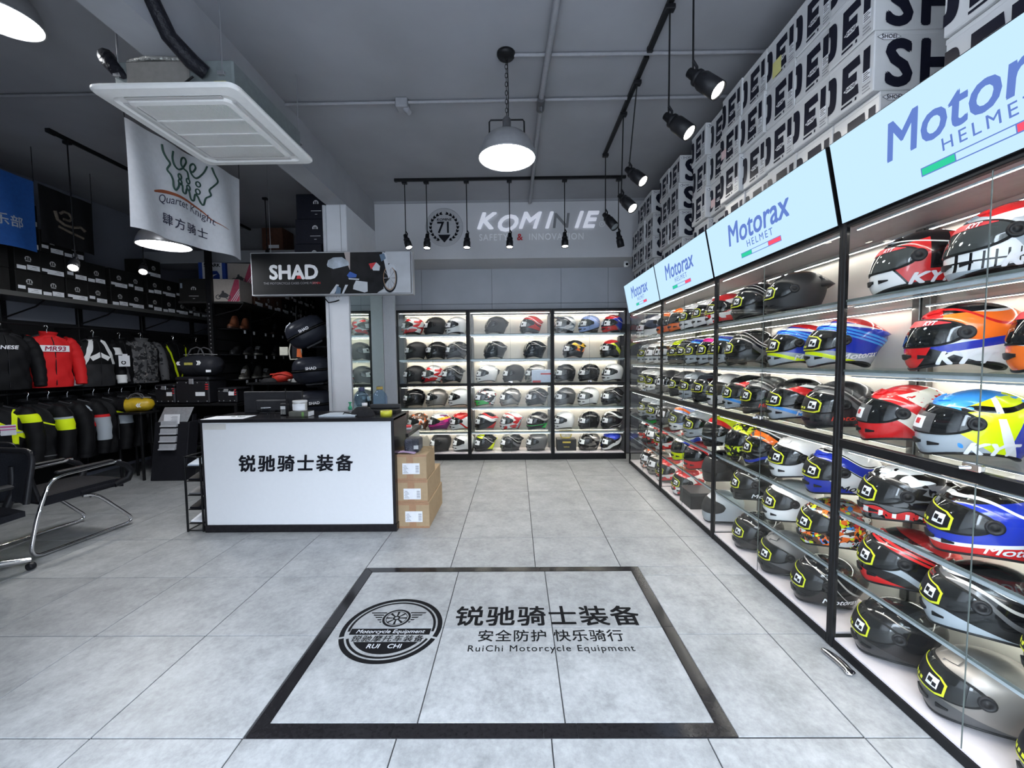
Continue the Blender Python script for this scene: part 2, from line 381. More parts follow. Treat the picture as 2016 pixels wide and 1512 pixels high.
# ============================================================ helmets
HZ=[(0.0,.098,.150,.100),(.012,.108,.160,.112),(.035,.116,.168,.124),(.07,.123,.172,.139),(.105,.127,.168,.150),(.135,.1285,.161,.157),
    (.165,.126,.150,.159),(.19,.120,.136,.154),(.212,.109,.116,.143),(.231,.093,.092,.124),(.245,.074,.068,.101),(.256,.050,.043,.071),(.262,.026,.022,.038),(.2645,.004,.004,.006)]
def hsec(z):
    z=max(0,min(.2645,z))
    for a,b in zip(HZ,HZ[1:]):
        if z<=b[0]:
            k=(z-a[0])/(b[0]-a[0]); return [a[i]+(b[i]-a[i])*k for i in (1,2,3)]
    return HZ[-1][1:]
def S0(th,z):
    a,f,b=hsec(z); s=math.sin(th); c=math.cos(th); e=.88
    x=a*math.copysign(abs(s)**e,s); y=-(f if c>0 else b)*math.copysign(abs(c)**e,c)
    return Vector((x,y,z))
def S(th,z,off=0.):
    p=S0(th,z)
    if off:
        d=.02; n=(S0(th+d,z)-S0(th-d,z)).cross(S0(th,min(.262,z+.006))-S0(th,max(0,z-.006)))
        n=n.normalized() if n.length>1e-12 else Vector((0,0,1))
        p=p+n*off
    return p
D=PI/180
def zline(th,z):  # bottom of the shell rises a little at the sides
    return z+ (.030*math.sin(th)**2)*max(0,1-z/.08)
def mk_shell(tail=0.):
    m=MB(); zs=[.0,.006,.018,.035,.055,.08,.105,.13,.15,.17,.19,.205,.219,.231,.241,.249,.255,.260,.263,.2645]
    def fn(u,v):
        th=2*PI*u; z=zs[int(round(v*(len(zs)-1)))]; p=S(th,zline(th,z))
        if tail:
            k=max(0,-math.cos(th))**3*max(0,1-abs(z-.165)/.075); p=p+Vector((0,tail*k,-.02*k))
        return p
    m.grid(fn,56,len(zs)-1,0,True)
    n=len(m.v); m.add([(0,0,.2648)],[]); top=len(m.v)-1; b=(len(zs)-1)*56
    for i in range(56): m.f.append([b+i,b+(i+1)%56,top]); m.m.append(0); m.sm.append(True)
    # inner neck opening
    def fi(u,v):
        th=2*PI*u; p=S0(th,zline(th,.0)); q=p*.80; q.z=.05; p=p*.97; p.z=zline(th,0.002); return p.lerp(q,v)
    m.grid(fi,56,3,1,True)
    def fc(u,v):
        th=2*PI*u; p=S0(th,0)*.80; q=p*(1-v*.98); q.z=.05+.06*v; return q
    m.grid(fc,56,3,1,True)
    return m.mesh('shell')
def patch(m,t0,t1,zl,zh,off,nu=24,nv=6,mi=0,edge=.004):
    """curved plate on the shell with a rim so that it has thickness"""
    def fn(u,v):
        th=t0+(t1-t0)*u; a=zl(u); b=zh(u); return S(th,a+(b-a)*v,off)
    m.grid(fn,nu,nv,mi)
    o=off-edge
    for v in (0,1):
        m.grid(lambda u,w,v=v:S(t0+(t1-t0)*u,zl(u)+(zh(u)-zl(u))*v,off-edge*w),nu,1,mi)
    for u in (0,1):
        m.grid(lambda v,w,u=u:S(t0+(t1-t0)*u,zl(u)+(zh(u)-zl(u))*v,off-edge*w),nv,1,mi)
    return m
def vz(u,lo,hi,e):   # visor outline: tapers towards the pivots
    k=abs(2*u-1); s=(1-k**4.0)**.5
    mid=.142+.008*k; 
    return mid-(mid-lo)*s-.0, mid+(hi-mid)*s*(1-.15*k)
def mk_visor():
    m=MB()
    patch(m,-82*D,82*D,lambda u:vz(u,.087,.202,0)[0],lambda u:vz(u,.087,.202,0)[1],.0030,40,8,1,.004)
    patch(m,-77*D,77*D,lambda u:vz(u,.094,.195,0)[0],lambda u:vz(u,.094,.195,0)[1],.0062,40,8,0,.004)
    return m.mesh('visor')
def mk_trim():
    m=MB(); m.tube([S(2*PI*k/40,zline(2*PI*k/40,.002),0) for k in range(40)],.0055,6,0,closed=True); return m.mesh('trim')
def mk_chin():
    m=MB()
    patch(m,-17*D,17*D,lambda u:.040+.010*abs(2*u-1),lambda u:.064-.004*abs(2*u-1),.006,10,3,0,.008)
    for s in (-1,1): patch(m,s*30*D,s*46*D,lambda u:.043+.008*u,lambda u:.060-.003*u,.004,6,2,0,.006)
    return m.mesh('chin_vent')
def mk_top():
    m=MB()
    for s in (-1,1): patch(m,s*8*D,s*34*D,lambda u:.214+.006*u,lambda u:.238-.004*u,.007,6,3,0,.010)
    patch(m,-8*D,8*D,lambda u:.208,lambda u:.232,.005,5,3,0,.008)
    return m.mesh('top_vent')
def mk_pivot(s):
    m=MB(); c=79*D*s; p=S(c,.143,.004); n=(S(c,.143,.02)-p).normalized(); u=Vector((0,0,1)).cross(n).normalized(); w=n.cross(u)
    T=lambda x,y,z:tuple(p+u*x+w*y+n*z)
    m.lathe([(.026,-.006),(.026,.004),(.020,.007),(.018,.005),(.010,.005),(.009,.008),(0,.008)],18,T); return m.mesh('pivot_cover')
def mk_spoiler():
    m=MB(); N=14
    def sec(k):
        th=(128+104*k/N)*D; w=math.sin(PI*k/N)**.5
        a=S(th,.212,.001); b=S(th,.165,.002)+Vector((0,.038*w,.006*w)); c=S(th,.150,.001)+Vector((0,.010*w,0)); return [a,b,c]
    secs=[sec(k) for k in range(N+1)]; vs=[p for s in secs for p in s]; fs=[]
    for k in range(N):
        for j in range(3): fs.append([k*3+j,(k+1)*3+j,(k+1)*3+(j+1)%3,k*3+(j+1)%3])
    m.add(vs,fs,0,True); return m.mesh('spoiler')
def mk_peak():
    m=MB()
    def top(u,v):
        th=(-62+124*u)*D; p=S(th,.213,.004); k=math.cos((u-.5)*PI*.8)
        return p+Vector((0,-.115*v*k,.028*v*k+.012*math.sin(PI*v)*k))
    m.grid(top,16,6,0); m.grid(lambda u,v:Vector(top(u,v))-Vector((0,0,.006)),16,6,0)
    m.grid(lambda u,w:Vector(top(u,1))-Vector((0,0,.006*w)),16,1,0); return m.mesh('peak')
def mk_sticker(kind):
    m=MB()
    if kind=='mx':   # black visor card, lime border, white square, small marks
        patch(m,-62*D,14*D,lambda u:.094+.006*(1-u),lambda u:.176-.024*(1-u)**2,.0082,14,5,0,.001)
        patch(m,-60*D,11.5*D,lambda u:.099+.006*(1-u),lambda u:.172-.024*(1-u)**2,.0090,14,5,1,.001)
        patch(m,-14*D,4*D,lambda u:.110,lambda u:.150,.0097,4,3,2,.0005)
        for a in (-52,-43,-34,-25): patch(m,a*D,(a+4.5)*D,lambda u:.108,lambda u:.117,.0097,2,1,0,.0005)
        patch(m,-12*D,-5*D,lambda u:.122,lambda u:.140,.0101,2,2,1,.0003)
        patch(m,-4*D,1.5*D,lambda u:.116,lambda u:.130,.0101,2,2,1,.0003)
    elif kind=='mxw':  # second maker's card turned the other way (shown to the near side)
        patch(m,-34*D,40*D,lambda u:.092+.03*max(0,u-.86)**1*2,lambda u:.180-.02*u-.05*max(0,u-.86)*2,.0082,22,5,0,.001)
        patch(m,-31*D,37*D,lambda u:.0985+.03*max(0,u-.86)*2,lambda u:.176-.02*u-.05*max(0,u-.86)*2,.0090,22,5,1,.001)
        patch(m,12*D,30*D,lambda u:.112,lambda u:.150,.0097,4,3,2,.0005)
        for a in (-24,-16,-8,0): patch(m,a*D,(a+4.5)*D,lambda u:.106,lambda u:.117,.0097,2,1,0,.0005)
        patch(m,14*D,21*D,lambda u:.124,lambda u:.141,.0101,2,2,1,.0003)
        patch(m,22*D,28*D,lambda u:.117,lambda u:.132,.0101,2,2,1,.0003)
    elif kind=='wl':   # white maker's label
        patch(m,6*D,44*D,lambda u:.100,lambda u:.170-.01*u,.0082,8,4,2,.001)
        patch(m,-30*D,-4*D,lambda u:.112,lambda u:.160,.0082,6,3,2,.001)
        patch(m,10*D,22*D,lambda u:.12,lambda u:.15,.0090,3,2,1,.0005)
    elif kind=='jp':   # grey card with white tag and a red disc
        patch(m,-42*D,34*D,lambda u:.094,lambda u:.178-.012*u,.0082,12,5,3,.001)
        patch(m,-6*D,20*D,lambda u:.106,lambda u:.152,.0090,6,3,2,.001)
        patch(m,1*D,12*D,lambda u:.122,lambda u:.142,.0097,4,3,4,.0005)
        patch(m,-38*D,-26*D,lambda u:.105,lambda u:.14,.0090,3,2,2,.0005)
    return m.mesh('visor_sticker')
def helmet_text(s,t0,z0,size,bold=.03,shear=.2,sp=1.0,off=.0042,rise=.0,face=1):
    m=MB(); v,f=text_mesh(s,size=size,bold=bold,shear=shear,align='LEFT',sp=sp)
    # subdivide the fill by mapping a refined copy
    import bmesh
    bm=bmesh.new(); vv=[bm.verts.new(p) for p in v]
    for q in f:
        try: bm.faces.new([vv[i] for i in q])
        except ValueError: pass
    bmesh.ops.remove_doubles(bm,verts=bm.verts,dist=1e-5)
    for _ in range(2):
        ed=[e for e in bm.edges if e.calc_length()>.014]
        if ed: bmesh.ops.subdivide_edges(bm,edges=ed,cuts=1); bmesh.ops.triangulate(bm,faces=bm.faces)
    bm.verts.ensure_lookup_table()
    vs=[]
    for p in bm.verts: 
        th=t0+p.co.x/.138; vs.append(S(th,z0+p.co.y+rise*p.co.x,off+p.co.z))
    m.add(vs,[[w.index for w in q.verts] for q in bm.faces]); bm.free(); return m.mesh('lettering')
LIN=mat('helmet_lining',(.02,.02,.022),.9,var=.2)
VIS=mat('visor_dark',(.010,.011,.012),.06,spec=.6)
VISC=mat('visor_smoke',(.055,.060,.058),.05,spec=.6)
GASK=mat('visor_gasket',(.010,.010,.010),.6,var=.1)
LIME=mat('lime_print',(.62,.66,.02),.5,var=.05); REDP=mat('red_print',(.55,.02,.03),.5,var=.05); GRYP=mat('grey_print',(.07,.07,.075),.4,var=.1)
SH={'n':mk_shell(),'t':mk_shell(.030)}
for me in SH.values(): me.materials.append(LIN); me.materials.append(LIN)
PV=mk_visor(); PV.materials.append(VIS); PV.materials.append(GASK)
PT=mk_trim(); PC=mk_chin(); PTOP=mk_top(); PP={1:mk_pivot(1),-1:mk_pivot(-1)}; PSP=mk_spoiler(); PPK=mk_peak()
for me in (PT,PC,PTOP,PP[1],PP[-1]): me.materials.append(BLKP)
for me in (PSP,PPK): me.materials.append(BLKP)
STK={k:mk_sticker(k) for k in ('mx','mxw','wl','jp')}
for me in STK.values():
    for m in (LIME,INK,PAPER,GRYP,REDP): me.materials.append(m)
VSTR=MB(); patch(VSTR,-62*D,62*D,lambda u:.168+.010*abs(2*u-1)**2,lambda u:.192-.012*abs(2*u-1)**3,.0078,26,3,0,.001); VSTR=VSTR.mesh('visor_strip'); VSTR.materials.append(REDP)
LOGO={'mxw':helmet_text('Motorax',72*D,.042,.042,.02,.25,rise=.12),'mxk':helmet_text('Motorax',72*D,.042,.042,.02,.25,rise=.12),
      'mxr':helmet_text('Motorax',60*D,.055,.036,.02,.25,rise=.1),
      'kyt':helmet_text('KYT',52*D,.026,.064,.05,.35,sp=1.05,rise=.05),'kytk':helmet_text('KYT',70*D,.030,.058,.05,.35,rise=.05),
      'kyto':helmet_text('KYT',26*D,.172,.022,.04,.3,off=.0085)}
for k,m in (('mxw',WINK),('mxk',INK),('mxr',mat('red_decal',(.75,.05,.03),.4)),('kyt',WINK),('kytk',WINK),('kyto',WINK)): LOGO[k].materials.append(m)

c3=dict(K=(.006,.006,.007),W=(.80,.80,.80),R=(.60,.018,.020),O=(.92,.17,.02),Y=(.70,.85,.01),B=(.015,.035,.38),L=(.05,.28,.75),G=(.11,.11,.115),
        S=(.42,.40,.38),P=(.72,.03,.28),N=(.03,.50,.08),A=(.90,.50,.03),D=(.024,.024,.026),U=(.10,.045,.025),V=(.20,.03,.16),T=(.25,.23,.215),M=(.30,.40,.70),C=(.75,.70,.60),Q=(.36,.40,.44))
def livery(key,base,layers,rough=.22,metal=0.,coat=.6):
    m=bpy.data.materials.new('shell_'+key); m.use_nodes=True; nt=m.node_tree; b=nt.nodes['Principled BSDF']; N=nt.nodes.new; L=nt.links.new
    b.inputs['Roughness'].default_value=rough; b.inputs['Metallic'].default_value=metal; b.inputs['Coat Weight'].default_value=coat; b.inputs['Coat Roughness'].default_value=.05; b.inputs['Specular IOR Level'].default_value=.35
    tc=N('ShaderNodeTexCoord'); sx=N('ShaderNodeSeparateXYZ'); L(tc.outputs['Object'],sx.inputs[0])
    ab=N('ShaderNodeMath'); ab.operation='ABSOLUTE'; L(sx.outputs[0],ab.inputs[0])
    col=N('ShaderNodeRGB'); col.outputs[0].default_value=(*c3[base],1); cur=col.outputs[0]
    def mth(op,a,bv,c=None):
        n=N('ShaderNodeMath'); n.operation=op
        for i,x in enumerate((a,bv,c)):
            if x is None: continue
            if isinstance(x,(int,float)): n.inputs[i].default_value=x
            else: L(x,n.inputs[i])
        return n.outputs[0]
    for ly in layers:
        if ly[0]=='n':   # blotch pattern: ('n',scale,threshold,colour[,seed])
            nz=N('ShaderNodeTexNoise'); nz.inputs['Scale'].default_value=ly[1]; nz.inputs['Detail'].default_value=2
            if len(ly)>4:
                mp=N('ShaderNodeMapping'); mp.inputs['Location'].default_value=(ly[4],ly[4]*.7,1); L(tc.outputs['Object'],mp.inputs[0]); L(mp.outputs[0],nz.inputs[0])
            else: L(tc.outputs['Object'],nz.inputs[0])
            fac=mth('GREATER_THAN',nz.outputs['Fac'],ly[2]); c=ly[3]
        elif ly[0]=='v':  # angular shards
            nz=N('ShaderNodeTexVoronoi'); nz.inputs['Scale'].default_value=ly[1]; mp=N('ShaderNodeMapping'); mp.inputs['Scale'].default_value=(1,.45,1.4); mp.inputs['Rotation'].default_value=(.5,0,0)
            L(tc.outputs['Object'],mp.inputs[0]); L(mp.outputs[0],nz.inputs['Vector']); sp=N('ShaderNodeSeparateColor'); L(nz.outputs['Color'],sp.inputs[0])
            fac=mth('GREATER_THAN',sp.outputs[0],ly[2]); c=ly[3]
        elif ly[0]=='t':  # row of teeth: ('t',zlo,zhi,ylo,yhi,freq,threshold,colour)
            _,za,zb,ya,yb,fr,th,c=ly
            w=mth('SINE',mth('MULTIPLY',sx.outputs[1],fr),0); fac=mth('GREATER_THAN',w,th)
            for o_,a_,b_ in ((sx.outputs[2],za,zb),(sx.outputs[1],ya,yb)): fac=mth('MULTIPLY',fac,mth('MULTIPLY',mth('GREATER_THAN',o_,a_),mth('LESS_THAN',o_,b_)))
        else:            # band: (ky,kz,kx,amp,freq,phase,lo,hi,colour)
            ky,kz,kx,am,fr,ph,lo,hi,c=ly
            s=mth('MULTIPLY',sx.outputs[1],ky); s=mth('MULTIPLY_ADD',sx.outputs[2],kz,s); s=mth('MULTIPLY_ADD',ab.outputs[0],kx,s)
            if am:
                w=mth('SINE',mth('MULTIPLY_ADD',sx.outputs[1],fr,ph),0); s=mth('MULTIPLY_ADD',w,am,s)
            fac=mth('MULTIPLY',mth('GREATER_THAN',s,lo),mth('LESS_THAN',s,hi))
        mx=N('ShaderNodeMix'); mx.data_type='RGBA'; L(fac,mx.inputs[0]); L(cur,mx.inputs[6]); mx.inputs[7].default_value=(*c3[c],1); cur=mx.outputs[2]
    L(cur,b.inputs['Base Color']); return m
def chin(c,h=.085,k=.25): return (k,1,0,0,0,0,-1,h,c)
def top(c,w=.03): return (0,-.15,1,0,0,0,-1,w-.03,c)
def cap(c,h=.2,k=-.3,am=0,fr=0): return (k,1,0,am,fr,0,h,9,c)
def sw(c,lo,w,k=.5,am=.012,fr=30,ph=0): return (k,1,0,am,fr,ph,lo,lo+w,c)
def rear(c,lo=.07,k=-.5): return (1,k,0,0,0,0,lo,9,c)
def dg(c,lo,w,k=-.8): return (1,k,0,0,0,0,lo,lo+w,c)
DES={ # key:(words, base, layers, rough, metal, flags, sticker, logo)
 'wht':('gloss white','W',[],.2,0,'','wl',None), 'whtm':('plain pearl white','W',[],.25,0,'','mx',None),
 'mblk':('matte black','D',[],.5,0,'','wl',None), 'mblkx':('matte black sport','D',[(0,1,0,0,0,0,.244,9,'U')],.42,0,'sp','mx',None),
 'gblk':('gloss black','K',[],.12,0,'','wl',None), 'gblkx':('gloss black','K',[sw('D',.10,.02)],.12,0,'','mx','mxw'),
 'gry':('satin grey','G',[],.35,.2,'','wl',None), 'gryx':('matte dark grey','G',[chin('D',.05)],.5,.2,'','mx',None),'gryw':('matte gunmetal','T',[chin('G',.05)],.42,.6,'','mxw',None),
 'titan':('titanium grey','T',[],.35,.6,'','wl',None), 'slv':('silver chrome look','S',[sw('G',.10,.03)],.2,.7,'','wl',None),
 'bline':('black with grey line graphics','K',[sw('G',.12,.035),sw('S',.175,.008),sw('W',.20,.006,.6),dg('G',-.02,.03)],.2,0,'sp','mx',None),
 'blinew':('black and grey lined','K',[sw('G',.11,.04),sw('S',.18,.01),cap('S',.245)],.2,0,'sp','wl',None),
 'rwht':('red and white','W',[cap('R',.18,-.4),sw('R',.06,.03),rear('R',.09)],.22,0,'','wl',None),
 'whtr':('white with red flashes','W',[rear('R',.075),chin('K',.045),('v',22,.8,'R')],.22,0,'','wl',None),
 'redk':('red and black','R',[chin('K',.06),sw('K',.14,.02),rear('W',.11),sw('W',.185,.008)],.22,0,'sp','wl',None),
 'brown':('brown and white patterned','U',[('n',16,.52,'W'),('n',28,.60,'O',4.)],.3,0,'','wl',None),
 'sunset':('white, yellow and pink','W',[sw('A',.155,.04,-.2,0,0),sw('P',.085,.07,-.2,0,0),chin('V',.085,-.2),('v',30,.88,'V')],.2,0,'t','wl',None),
 'wspoil':('white sport','W',[rear('K',.135,0)],.22,0,'tsp','wl',None), 'mspoil':('matte black sport','D',[],.45,0,'tsp',None,None), 'gspoil':('gloss black touring','K',[sw('S',.195,.008,.3)],.1,0,'tsp',None,None),
 'wmulti':('white, black and green splashed','W',[('v',26,.62,'K'),chin('N',.05,.5),('n',20,.62,'R')],.25,0,'','wl',None),
 'rkw':('black and red with white side','K',[sw('W',.15,.05,.2),sw('R',.205,.03,.3),chin('R',.05,-.5),rear('R',.10)],.2,0,'sp','wl',None),
 'wkr':('white and red lined','W',[sw('R',.20,.015,.3),chin('R',.055,-.4),('v',24,.85,'R'),dg('Q',.0,.04)],.22,0,'sp','wl',None),
 'gk':('black and green','K',[sw('S',.16,.03,.2),rear('N',.09),sw('N',.075,.010,-.1,0,0),chin('N',.03,-.6)],.2,0,'sp','wl',None),
 'yk':('black and lime yellow','K',[(1,-1.1,0,0,0,0,-9,-.30,'Y'),chin('Y',.045,-.8),sw('S',.17,.01,.5)],.25,0,'sp','wl',None),
 'off':('white and black peaked off-road','W',[sw('K',.15,.03,.5),chin('K',.04),rear('K',.08),('v',30,.8,'Q')],.25,0,'pk','wl',None),
 'lblue':('pale blue','M',[chin('D',.06,-.3),sw('W',.20,.006)],.25,0,'','wl',None), 'brd':('blue and red','B',[cap('R',.215,-.2),chin('R',.05,1.2),sw('W',.19,.008),sw('G',.06,.02)],.22,0,'','wl',None),
 'ork':('orange and black emblem','K',[(.0,1,0,.02,40,0,.12,.20,'A'),sw('O',.10,.04,.1),('v',26,.75,'K')],.2,0,'sp','wl',None), 'ykr':('yellow, black and red','D',[sw('Y',.11,.07,.9,0,0),cap('R',.215,-.2),rear('Y',.12)],.3,0,'','wl',None),
 'rnd':('round vintage grey','G',[],.2,.2,'','wl',None), 'rndw':('round vintage white','W',[],.2,0,'','wl',None),
 'bw':('black and white striped','K',[sw('W',.20,.03,.4),top('W',.022),chin('W',.02,-.5),sw('W',.06,.006,-.4)],.2,0,'','wl',None),
 'tsil':('silver and black brushed','T',[('v',18,.55,'K'),sw('S',.19,.02)],.2,.6,'','wl',None), 'bwh':('blue, white and black','K',[cap('B',.165,-.3),sw('W',.08,.06,-.6),top('B',.03)],.2,0,'','wl',None),
 'blu':('navy blue with cyan stripes','B',[sw('L',.155,.010,.35,0,0),sw('L',.172,.010,.35,0,0),sw('L',.189,.012,.35,0,0),sw('W',.212,.016,.15,.0,0),cap('R',.232,.3),chin('Q',.075,.15),(.3,1,0,0,0,0,.02,.04,'Y')],.2,0,'tsp','mx','mxw'),
 'blu2':('blue striped black','K',[sw('L',.15,.03,.35,0,0),sw('B',.19,.03,.3,0,0),sw('W',.222,.010,.15,0,0),rear('R',.12),chin('Q',.07,.15)],.2,0,'sp','mx','mxw'),
 'pnk':('pink and black striped','K',[sw('P',.16,.04,.35,0,0),sw('W',.215,.012,.15,0,0),chin('Q',.07)],.2,0,'sp','mx',None),
 'rst':('red striped black','K',[sw('R',.15,.055,.35,0,0),sw('W',.212,.016,.15,0,0),cap('K',.23),rear('R',.13),chin('Q',.072,.15),sw('L',.03,.02,.3,0,0)],.2,0,'tsp','mx','mxw'),
 'gst':('grey lined with red lettering','D',[sw('G',.13,.03,.6),sw('S',.18,.008),sw('G',.20,.02,.5),chin('R',.03,-.6)],.3,0,'sp','mx','mxr'),
 'yel':('lime yellow','Y',[chin('K',.05)],.22,0,'','mx',None), 'wr2':('white and red patterned','W',[cap('R',.21,-.2),('v',24,.8,'R'),sw('Q',.10,.02)],.22,0,'','mx',None),
 'kred':('red, black and white','R',[cap('K',.218,-.25),(1,0,0,0,0,0,.0,.06,'K'),chin('R',.085,.0),(.8,.6,0,0,0,0,-9,-.035,'W'),(.8,.6,0,0,0,0,-.035,-.028,'K'),sw('W',.196,.006,.2,0,0)],.18,0,'t','jp0','kytk'),
 'skull':('white skull faced','W',[('n',9,.62,'Q',2.),cap('R',.222,-.2),chin('Q',.028,.0),('t',.028,.088,-.20,-.02,230,.78,'K'),(0,1,0,0,0,0,.055,.061,'K'),(1.2,1,0,.01,40,0,.06,.105,'Q'),(1.,0,0,0,0,0,.02,.055,'K'),rear('K',.11)],.2,0,'t','jp0','kytk'),
 'kor':('orange, white and blue','W',[sw('O',.115,.105,-.1,.008,25),cap('K',.222,-.1),sw('B',.085,.03,-.2,0,0),sw('R',.20,.01,.3),chin('K',.035,.4),(1,-.3,0,0,0,0,-9,-.150,'R')],.18,0,'t','jp0','kyt'),
 'krd2':('dark red and black','K',[cap('R',.16,-.2),chin('O',.06,1.1),sw('W',.05,.006,.3)],.2,0,'','jp0',None),
 'kcr':('red and cream','C',[(.6,1,0,.01,30,0,-9,.070,'R'),sw('R',.145,.045,.35),cap('R',.235,-.3),('n',40,.64,'R',3.),rear('C',.10)],.2,0,'t','jp',None),
 'kyb':('lime yellow and blue','Y',[rear('B',.035,-.3),sw('K',.185,.022,-.25),(1,.2,0,.006,60,0,.055,.075,'W'),chin('Q',.045,.75),cap('L',.232,-.5),('n',14,.62,'L',6.),sw('Y',.165,.02,-.3)],.18,0,'t','jp','kytk'),
 'fang':('grey monster faced','G',[cap('W',.19,-.3),('v',30,.62,'K'),chin('G',.088,.0),(0,1,0,.010,60,0,.030,.070,'R'),('t',.036,.062,-.2,.06,150,.55,'W'),(0,1,0,.010,60,0,.066,.072,'K'),('n',22,.64,'K',5.)],.25,0,'sp','mx',None),
 'bred':('blue and red','B',[sw('B',.11,.06,.3),cap('K',.225,-.2),sw('W',.20,.010,.2),chin('R',.070,-.2),sw('W',.070,.014,-.2,0,0),rear('R',.12)],.18,0,'t','mx','mxw'),
 'rkx':('red and black','K',[sw('R',.16,.012,.4,0,0),sw('R',.178,.012,.4,0,0),sw('R',.196,.014,.4,0,0),sw('W',.215,.012,.1,0,0),cap('R',.238,.5),sw('Q',.055,.03,.35),chin('R',.03,.2),sw('L',.018,.012,-.3,0,0)],.2,0,'t','mxw',None),
 'bkx':('black and silver lined','K',[sw('S',.17,.012,.3),sw('W',.205,.010,.1),sw('G',.13,.02,.6),chin('Q',.05,.3),rear('D',.1)],.18,0,'t','mxw',None),
 'bkp':('gloss black plain','K',[sw('G',.225,.006,.1),chin('D',.045)],.15,0,'','mxw',None),
 'mxk':('black with silver lettering','K',[sw('S',.19,.012,.9),sw('S',.13,.006,.9)],.12,0,'t','mx','mxw'),
 'comic':('multicolour comic painted','U',[('n',18,.50,'O',1.),('n',26,.60,'L',7.),('n',30,.62,'Y',3.),('v',34,.80,'W'),('n',22,.64,'R',9.),('n',40,.6,'K',2.)],.25,0,'','mx','mxw'),
 'wblu':('white and blue','W',[sw('B',.15,.05,.3),sw('K',.205,.006,.3),sw('K',.142,.006,.3),chin('B',.045,.5),rear('O',.11)],.2,0,'t','mx','mxk'),
 'kro':('black and orange red','K',[sw('O',.14,.06,.4),('v',30,.75,'G'),chin('R',.045,-.4),sw('B',.06,.02,-.2),sw('W',.22,.01,.2)],.2,0,'','mx','mxw'),
 'ygr':('yellow and black patterned','K',[('n',34,.55,'Y',2.),('v',40,.78,'Y')],.3,0,'t',None,'kytk'),
 'yrg':('yellow, red and grey','Y',[sw('R',.13,.05,.6),chin('Q',.11,.8),('n',22,.66,'R',1.),chin('K',.035)],.22,0,'',None,'kytk'),
 'lwo':('light blue, white and orange','M',[sw('O',.17,.03,.5),sw('W',.12,.03),chin('W',.05)],.22,0,'','mx',None),
 'byel':('blue and lime yellow','B',[sw('Y',.16,.03,.6),chin('Y',.07,.6),cap('W',.23),sw('L',.11,.02)],.22,0,'',None,None),
 'rw3':('red and white blocked','W',[(1,0,0,0,0,0,-9,-.01,'R'),sw('K',.12,.012,.8),sw('K',.08,.012,.8)],.22,0,'',None,None),
 'jet':('black open','K',[],.15,0,'jet',None,None), 'jetg':('grey open','Q',[],.3,0,'jet',None,None),'jetw':('white open','W',[],.25,0,'jet',None,None),
 'gwr':('white, green and red','W',[cap('N',.19,.3),sw('R',.10,.05,-.3),('v',24,.85,'R')],.22,0,'',None,None),'skg':('light grey','Q',[sw('G',.14,.01)],.3,0,'','mx',None),
 'num':('white with orange number disc','W',[(1,0,0,0,0,0,-9,-.06,'O')],.25,0,'','',None),
}
LIV={}
def shell_mat(k):
    if k not in LIV:
        d=DES[k]; LIV[k]=livery(k,d[1],d[2],d[3],d[4],.0 if d[3]>=.4 else .35)
    return LIV[k]
def setm(o,m):
    o.material_slots[0].link='OBJECT'; o.material_slots[0].material=m
def helmet(key,loc,rz,label,group,far=False,s=1.0):
    words,base,lay,ro,me,fl,st,lg=DES[key]
    t=thing('motorcycle_helmet',label,'helmet',loc,rz,group); t.scale=(s,s,s)
    sh=obj('shell',SH['t' if 't' in fl.replace('jet','') else 'n'],None,t); setm(sh,shell_mat(key))
    if fl=='jet':
        v=obj('visor',PV,None,t); setm(v,LIN); obj('trim',PT,None,t); return t
    v=obj('visor',PV,None,t)
    if key in ('rndw','whtr','kred','lblue','skull','off') : setm(v,VISC)
    obj('trim',PT,None,t); obj('vent',PC,None,t)
    if not key.startswith('rnd'): o=obj('vent',PTOP,None,t); setm(o,shell_mat(key))
    obj('pivot_cover',PP[1],None,t)
    if not far: obj('pivot_cover',PP[-1],None,t)
    if 'sp' in fl: o=obj('spoiler',PSP,None,t); setm(o,shell_mat(key))
    if 'pk' in fl: o=obj('peak',PPK,None,t); setm(o,shell_mat(key))
    if st in STK: obj('visor_sticker',STK['mxw' if st=='mx' else st],None,t)
    if st=='jp0': obj('lettering',LOGO['kyto'],None,t); obj('visor_strip',VSTR,None,t)
    if lg: obj('lettering',LOGO[lg],None,t)
    return t
ROW=['top shelf','second shelf','third shelf','fourth shelf','fifth shelf','bottom deck']
